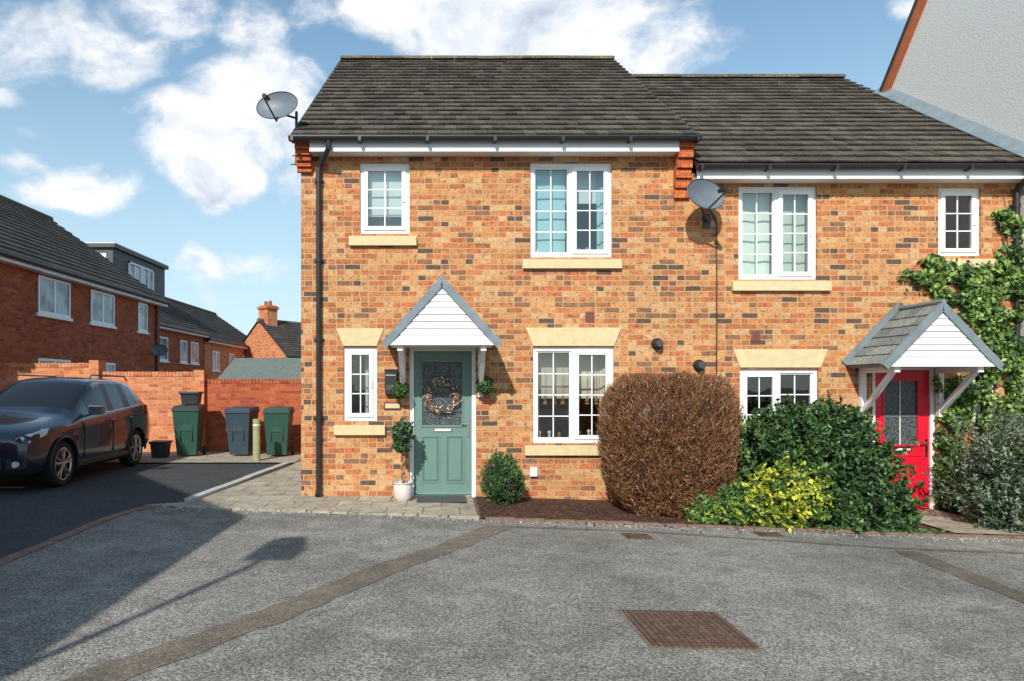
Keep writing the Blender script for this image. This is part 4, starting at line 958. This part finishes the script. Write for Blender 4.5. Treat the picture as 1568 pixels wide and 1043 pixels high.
mb=MB(); mb.box(-3.3,-2.5,-.45,.45,4.6,6.75,M['brick_garden']); mb.box(-3.38,-2.42,-.53,.53,6.5,6.65,M['brick_kneeler'])
for s in (-.22,.22): mb.tube([(-2.9,s,6.75),(-2.9,s,7.05)],.13,M['terracotta'],10,.1)
mb.done('chimney',e)
far_house(-3.0,3.0,-3.2,3.2,3.4,5.4,[],ridge_axis='x',rot=math.radians(-8),loc=(-6.6,46,0),wall='brick_red')
far_house(-13.4,-4.68,-9,1.75,4.9,7.9,[(-6,-4.6,.9,2.1,2),(-2.5,-1.1,.9,2.1,2),(-6,-4.6,3.2,4.3,2),(-2.5,-1.1,3.2,4.3,2)])
e=empty('street_lamp',(-3.95,-1.35,0)); mb=MB()
mb.tube([(0,0,0),(0,0,1.1)],.075,M['dgrey'],12); mb.tube([(0,0,1.1),(0,0,5.2)],.045,M['dgrey'],12,.035)
mb.tube([(0,0,5.2),(0,.02,5.4),(.05,.3,5.5),(.1,.55,5.5)],.03,M['dgrey'],8)
mb.hexa([(-.12,.3,5.36),(.34,.3,5.36),(.28,1.0,5.42),(-.06,1.0,5.42),(-.05,.34,5.66),(.27,.34,5.66),(.2,.95,5.58),(.02,.95,5.58)],M['dgrey'])
mb.done('column_and_lantern',e)
# ------------------------------------------------------------------ car
def car(loc,rot):
    e=empty('parked_car',loc,rot)
    ST=[]
    def hood(y,w,zl,sh,top): ST.append([(w*.80,zl),(w*.97,zl+.08),(w,zl+.30),(w*.985,sh-.06),(w*.95,sh),(w*.80,top-.035),(w*.5,top),(0,top+.02)])
    def cab(y,w,zl,sh,belt,rw,rz_): ST.append([(w*.80,zl),(w*.97,zl+.08),(w,zl+.30),(w*.99,sh-.08),(w*.945,belt),(rw,rz_-.075),(rw*.8,rz_-.01),(0,rz_+.015)])
    Y=[]
    for y,w,zl,sh,top in ((-2.22,.66,.34,.66,.72),(-2.17,.76,.24,.74,.82),(-2.05,.85,.20,.82,.90),(-1.8,.895,.20,.89,.97),(-1.35,.92,.20,.95,1.04),(-.98,.92,.20,.985,1.10)): Y.append(y); hood(y,w,zl,sh,top)
    for y,w,zl,sh,belt,rw,rz_ in ((-.90,.92,.2,.99,1.03,.80,1.16),(-.45,.92,.2,1.0,1.05,.72,1.45),(-.10,.92,.2,1.01,1.06,.69,1.62),(.0,.92,.2,1.01,1.065,.685,1.65),(.28,.92,.2,1.02,1.075,.68,1.68),(.37,.92,.2,1.02,1.08,.68,1.685),(1.0,.92,.2,1.04,1.11,.675,1.675),(1.1,.92,.2,1.045,1.12,.675,1.67),(1.6,.915,.2,1.07,1.16,.65,1.62),(1.82,.905,.22,1.08,1.18,.62,1.58),(2.02,.89,.26,1.06,1.15,.60,1.40),(2.17,.86,.30,1.0,1.05,.66,1.12),(2.24,.8,.38,.9,.95,.62,1.0)): Y.append(y); cab(y,w,zl,sh,belt,rw,rz_)
    bm=bmesh.new(); R=[]
    for y,st in zip(Y,ST):
        row=[bm.verts.new((x,y,z)) for x,z in st]+[bm.verts.new((-x,y,z)) for x,z in st[-2::-1]]
        R.append(row)
    n=len(R[0]); cr=bm.edges.layers.float.get('crease_edge') or bm.edges.layers.float.new('crease_edge')
    for i in range(len(R)-1):
        for j in range(n):
            k=(j+1)%n; f=bm.faces.new((R[i][j],R[i][k],R[i+1][k],R[i+1][j])); jj=j if j<7 else (13-j)
            mi=0
            yy0,yy1=Y[i],Y[i+1]
            if j<14:
                if jj==4 and yy0>=-.5 and yy1<=1.61 and not (abs(yy0-.28)<.01 or abs(yy0-1.0)<.01 ): mi=1
                if jj in (5,6) and yy0>=-.91 and yy1<=-.09: mi=1
                if jj in (5,6) and yy0>=1.81 and yy1<=2.18: mi=1
                if jj==0: mi=2
            else: mi=2
            if jj==4 and (abs(yy0-.28)<.01 or abs(yy0-1.0)<.01): mi=2
            f.material_index=mi; f.smooth=True
    for i in range(len(R)-1):
        for j in (4,n-5,5,n-6):
            ed=bm.edges.get((R[i][j],R[i+1][j]))
            if ed: ed[cr]=.55 if j in (4,n-5) else .35
    f=bm.faces.new(R[0]); f.material_index=0; f=bm.faces.new(R[-1][::-1]); f.material_index=0
    bmesh.ops.recalc_face_normals(bm,faces=bm.faces)
    me=bpy.data.meshes.new('bodyraw'); bm.to_mesh(me); bm.free()
    for m in (M['carpaint'],M['glassy_dark'],M['black']): me.materials.append(m)
    tmp=bpy.data.objects.new('tmpbody',me); COL.objects.link(tmp)
    ss=tmp.modifiers.new('s','SUBSURF'); ss.levels=2; ss.render_levels=2
    cut=[]
    for yy in (-1.345,1.345):
        c=MB(); c.tube([(-1.2,yy,.35),(1.2,yy,.35)],.405,M['black'],40); co=c.done('tmpcut'); cut.append(co)
        bo=tmp.modifiers.new('b','BOOLEAN'); bo.object=co; bo.operation='DIFFERENCE'; bo.solver='EXACT'
    dg=bpy.context.evaluated_depsgraph_get(); nm=bpy.data.meshes.new_from_object(tmp.evaluated_get(dg))
    bpy.data.objects.remove(tmp)
    for c in cut: bpy.data.objects.remove(c)
    ob=bpy.data.objects.new('body',nm); COL.objects.link(ob); ob.parent=e
    for yy in (-1.345,1.345):
        for s in (-1,1):
            w=MB(); xo=s*.90; xi=s*.68
            prof=[(.235,xo-s*.03),(.25,xo),(.31,xo+s*.004),(.335,xo-s*.015),(.345,xo-s*.05),(.345,xi+s*.04),(.32,xi),(.2,xi)]
            nn=36; b=len(w.v)
            for r,x in prof:
                for j in range(nn): w.v.append((x,yy+r*math.cos(2*math.pi*j/nn),.345+r*math.sin(2*math.pi*j/nn)))
            for i in range(len(prof)-1):
                for j in range(nn): w.f.append((b+i*nn+j,b+i*nn+(j+1)%nn,b+(i+1)*nn+(j+1)%nn,b+(i+1)*nn+j)); w.mi.append(w.mid(M['tyre']))
            w.done('tyre',e,smooth=True)
            w=MB()
            ring=[(xo-s*.015,yy+.24*math.cos(2*math.pi*j/36),.345+.24*math.sin(2*math.pi*j/36)) for j in range(37)]
            w.tube(ring,.016,M['alloy'],8)
            w.tube([(xo-s*.02,yy,.345),(xo-s*.0,yy,.345)],.055,M['alloy'],16)
            w.tube([(xo-s*.12,yy,.345),(xo-s*.09,yy,.345)],.235,M['black'],30); w.tube([(xo-s*.09,yy,.345),(xo-s*.075,yy,.345)],.15,M['dgrey'],24)
            for k in range(5):
                for dlt in (-.13,.13):
                    t=2*math.pi*k/5+.3; d0=Vector((0,math.cos(t),math.sin(t))); d1=Vector((0,math.cos(t+dlt*1.6),math.sin(t+dlt*1.6)))
                    c=Vector((xo-s*.012,yy,.345)); w.tube([c+d0*.04,c+d1*.24],.021,M['alloy'],6)
            w.done('alloy_wheel',e,smooth=True)
    a=MB()
    for s in (-1,1):
        for yy in (-1.345,1.345):
            pts=[(s*.915,yy+.405*math.cos(t),.35+.405*math.sin(t)) for t in [math.pi*(i/20)*1.1-.05*math.pi for i in range(21)]]
            a.tube(pts,.024,M['black'],6)
        a.hexa([(s*.86,-.95,.2),(s*.925,-.95,.26),(s*.925,.95,.26),(s*.86,.95,.2),(s*.86,-.95,.36),(s*.932,-.95,.34),(s*.932,.95,.34),(s*.86,.95,.36)],M['black'])
        for yy in (.33,-.72,1.1): 
            a.box(min(s*.905,s*.9235),max(s*.905,s*.9235),yy-.004,yy+.004,.38,.98,M['black'])
        for yy in (.12,.9): a.tube([(s*.92,yy,.93),(s*.945,yy+.03,.94),(s*.945,yy+.17,.945),(s*.92,yy+.2,.94)],.013,M['carpaint'],8)
        a.tube([(s*.885,-.5,1.055),(s*.877,.3,1.08),(s*.872,1.55,1.155)],.009,M['chrome'],6)
        a.tube([(s*.65,-.0,1.65),(s*.64,.1,1.72),(s*.64,1.4,1.71),(s*.64,1.55,1.63)],.014,M['dgrey'],8)
        a.hexa([(s*.93,-.62,1.06),(s*1.13,-.60,1.06),(s*1.13,-.47,1.08),(s*.93,-.47,1.08),(s*.93,-.62,1.21),(s*1.12,-.60,1.20),(s*1.12,-.47,1.20),(s*.93,-.47,1.21)],M['carpaint'])
        a.tube([(s*.87,-.5,1.05),(s*.97,-.52,1.1)],.02,M['black'],6)
        a.hexa([(s*.52,-2.19,.70),(s*.80,-2.10,.72),(s*.885,-1.80,.82),(s*.6,-2.0,.78),(s*.50,-2.13,.80),(s*.79,-2.02,.85),(s*.885,-1.72,.915),(s*.6,-1.9,.88)],M['lamp_glass'])
        a.tube([(s*.7,-2.17,.76),(s*.7,-2.1,.77)],.05,M['chrome'],12)
        a.hexa([(s*.55,-2.22,.36),(s*.78,-2.15,.36),(s*.78,-2.0,.36),(s*.55,-2.1,.36),(s*.55,-2.225,.50),(s*.80,-2.14,.52),(s*.80,-2.0,.52),(s*.55,-2.1,.5)],M['black'])
        a.tube([(s*.67,-2.22,.43),(s*.67,-2.15,.43)],.045,M['lamp_glass'],12)
        a.hexa([(s*.80,2.1,.95),(s*.905,1.9,.97),(s*.9,1.86,.97),(s*.7,2.1,.95),(s*.76,2.1,1.14),(s*.875,1.95,1.16),(s*.87,1.86,1.16),(s*.66,2.1,1.14)],M['red'])
    a.box(-.5,.5,-2.235,-2.15,.63,.71,M['black']); a.box(-.48,.48,-2.242,-2.2,.665,.68,M['chrome'])
    a.box(-.5,.5,-2.25,-2.15,.36,.52,M['black']); a.box(-.26,.26,-2.262,-2.25,.54,.63,M['white'])
    for z in (.40,.44,.48): a.box(-.49,.49,-2.256,-2.2,z-.006,z+.006,M['dgrey'])
    a.box(-.3,.3,-2.246,-2.2,.72,.78,M['black'])
    a.done('trim',e,bevel=.006)
    b=MB(); b.box(-.62,.62,-1.9,1.9,.18,.5,M['black']); b.done('underbody',e)
car((-6.72,11.60,.008),math.radians(2.5))
# ------------------------------------------------------------------ light
az=math.radians(18); el=math.radians(36)
d=Vector((math.sin(az)*math.cos(el),math.cos(az)*math.cos(el),-math.sin(el)))
sun=bpy.data.lights.new('sun','SUN'); sun.energy=4.9; sun.angle=math.radians(.5); sun.color=(1,.935,.84)
so=bpy.data.objects.new('sun',sun); COL.objects.link(so); so.rotation_euler=d.to_track_quat('-Z','Y').to_euler(); so.location=(-10,-20,20)
w=bpy.data.worlds.new('World'); S.world=w; w.use_nodes=True; nt=w.node_tree; nt.nodes.clear(); t=NT(nt)
out=t.n('ShaderNodeOutputWorld'); bg=t.n('ShaderNodeBackground'); bg.inputs[1].default_value=.12; t.l(bg.outputs[0],out.inputs[0])
sky=t.n('ShaderNodeTexSky'); sky.sky_type='NISHITA'; sky.sun_disc=False; sky.sun_elevation=el; sky.sun_rotation=math.pi+az; sky.air_density=1.1; sky.dust_density=.6; sky.ozone_density=1.6
tcw=t.n('ShaderNodeTexCoord').outputs['Generated']
warp=t.n('ShaderNodeTexNoise'); warp.inputs['Scale'].default_value=3.2; warp.inputs['Detail'].default_value=5; t.l(tcw,warp.inputs['Vector'])
ws=t.n('ShaderNodeVectorMath',operation='SUBTRACT'); t.l(warp.outputs['Color'],ws.inputs[0]); ws.inputs[1].default_value=(.5,.5,.5)
wsc=t.n('ShaderNodeVectorMath',operation='SCALE'); t.l(ws.outputs[0],wsc.inputs[0]); wsc.inputs[3].default_value=.17
wv=t.n('ShaderNodeVectorMath',operation='ADD'); t.l(tcw,wv.inputs[0]); t.l(wsc.outputs[0],wv.inputs[1])
sq=t.n('ShaderNodeVectorMath',operation='MULTIPLY'); t.l(wv.outputs[0],sq.inputs[0]); sq.inputs[1].default_value=(1,1,1.7)
CL=[(60,50,130,.8),(170,60,130,.95),(270,30,120,.9),(360,60,100,.8),(620,5,130,1.0),(740,40,170,1.15),(880,45,180,1.2),(1000,60,140,1.1),(1060,80,80,.9),(380,150,120,1.2),(290,200,130,1.0),(430,205,110,.95),(240,230,90,.75),(120,285,105,1.35),(180,300,75,1.15),(60,235,75,1.0),(320,265,100,.95),(1370,0,60,.9),(500,50,80,.6),(470,140,70,.8),(60,180,60,.7),(20,100,60,.8),(330,415,90,.55),(420,405,90,.5),(440,280,60,.7)]
acc=None
for (px,py,r,wt) in CL:
    dv=Vector(((px-VX)/F,1,(HY-py)/F)); k=dv.length; dv=dv/k; c=Vector((dv.x,dv.y,dv.z*1.7))
    ds=t.n('ShaderNodeVectorMath',operation='DISTANCE'); t.l(sq.outputs[0],ds.inputs[0]); ds.inputs[1].default_value=c
    f=t.rng(ds.outputs['Value'],0,r/F/k*1.5,wt,0,True)
    acc=f if acc is None else t.m('MAXIMUM',acc,f)
def fb(vec): return t.noise(vec,5.5,9,.62)
sq2=t.n('ShaderNodeVectorMath',operation='ADD'); t.l(sq.outputs[0],sq2.inputs[0]); sq2.inputs[1].default_value=(-.01,0,.045)
n0=fb(sq.outputs[0]); n1=fb(sq2.outputs[0])
dens=t.m('ADD',t.m('MULTIPLY',acc,.80),t.m('MULTIPLY',t.m('SUBTRACT',n0,.5),1.7))
mask=t.rng(dens,.26,.72,0,1,True)
sepd=t.n('ShaderNodeSeparateXYZ'); t.l(tcw,sepd.inputs[0])
sh=t.m('ADD',t.m('MULTIPLY',t.m('SUBTRACT',n0,n1),3.2),.84,clamp=True)
core_=t.rng(dens,.65,1.2,1,.74)
shade=t.m('MULTIPLY',sh,core_)
cc=t.ramp(shade,[(.3,(4.9,5.5,6.6)),(.62,(7.0,7.5,8.3)),(.88,(8.9,8.9,8.9))])
hz=t.rng(sepd.outputs[2],0,.50,.74,.08,True)
skyb=t.mix(1.0,sky.outputs[0],(1.18,1.42,1.36),'MULTIPLY')
sk=t.mix(hz,skyb,(5.4,6.7,7.8))
fin=t.mix(t.m('MULTIPLY',mask,.97),sk,cc)
t.l(fin,bg.inputs[0])
# ------------------------------------------------------------------ camera
cam=bpy.data.cameras.new('camera'); cam.lens=F/1568*36; cam.sensor_width=36; cam.shift_x=(784-VX)/1568; cam.shift_y=(HY-521.5)/1568; cam.clip_end=3000
co=bpy.data.objects.new('camera',cam); COL.objects.link(co); co.location=(0,0,H); co.rotation_euler=(math.radians(90),0,0); S.camera=co
S.view_settings.view_transform='Standard'; S.view_settings.look='None'; S.view_settings.exposure=0
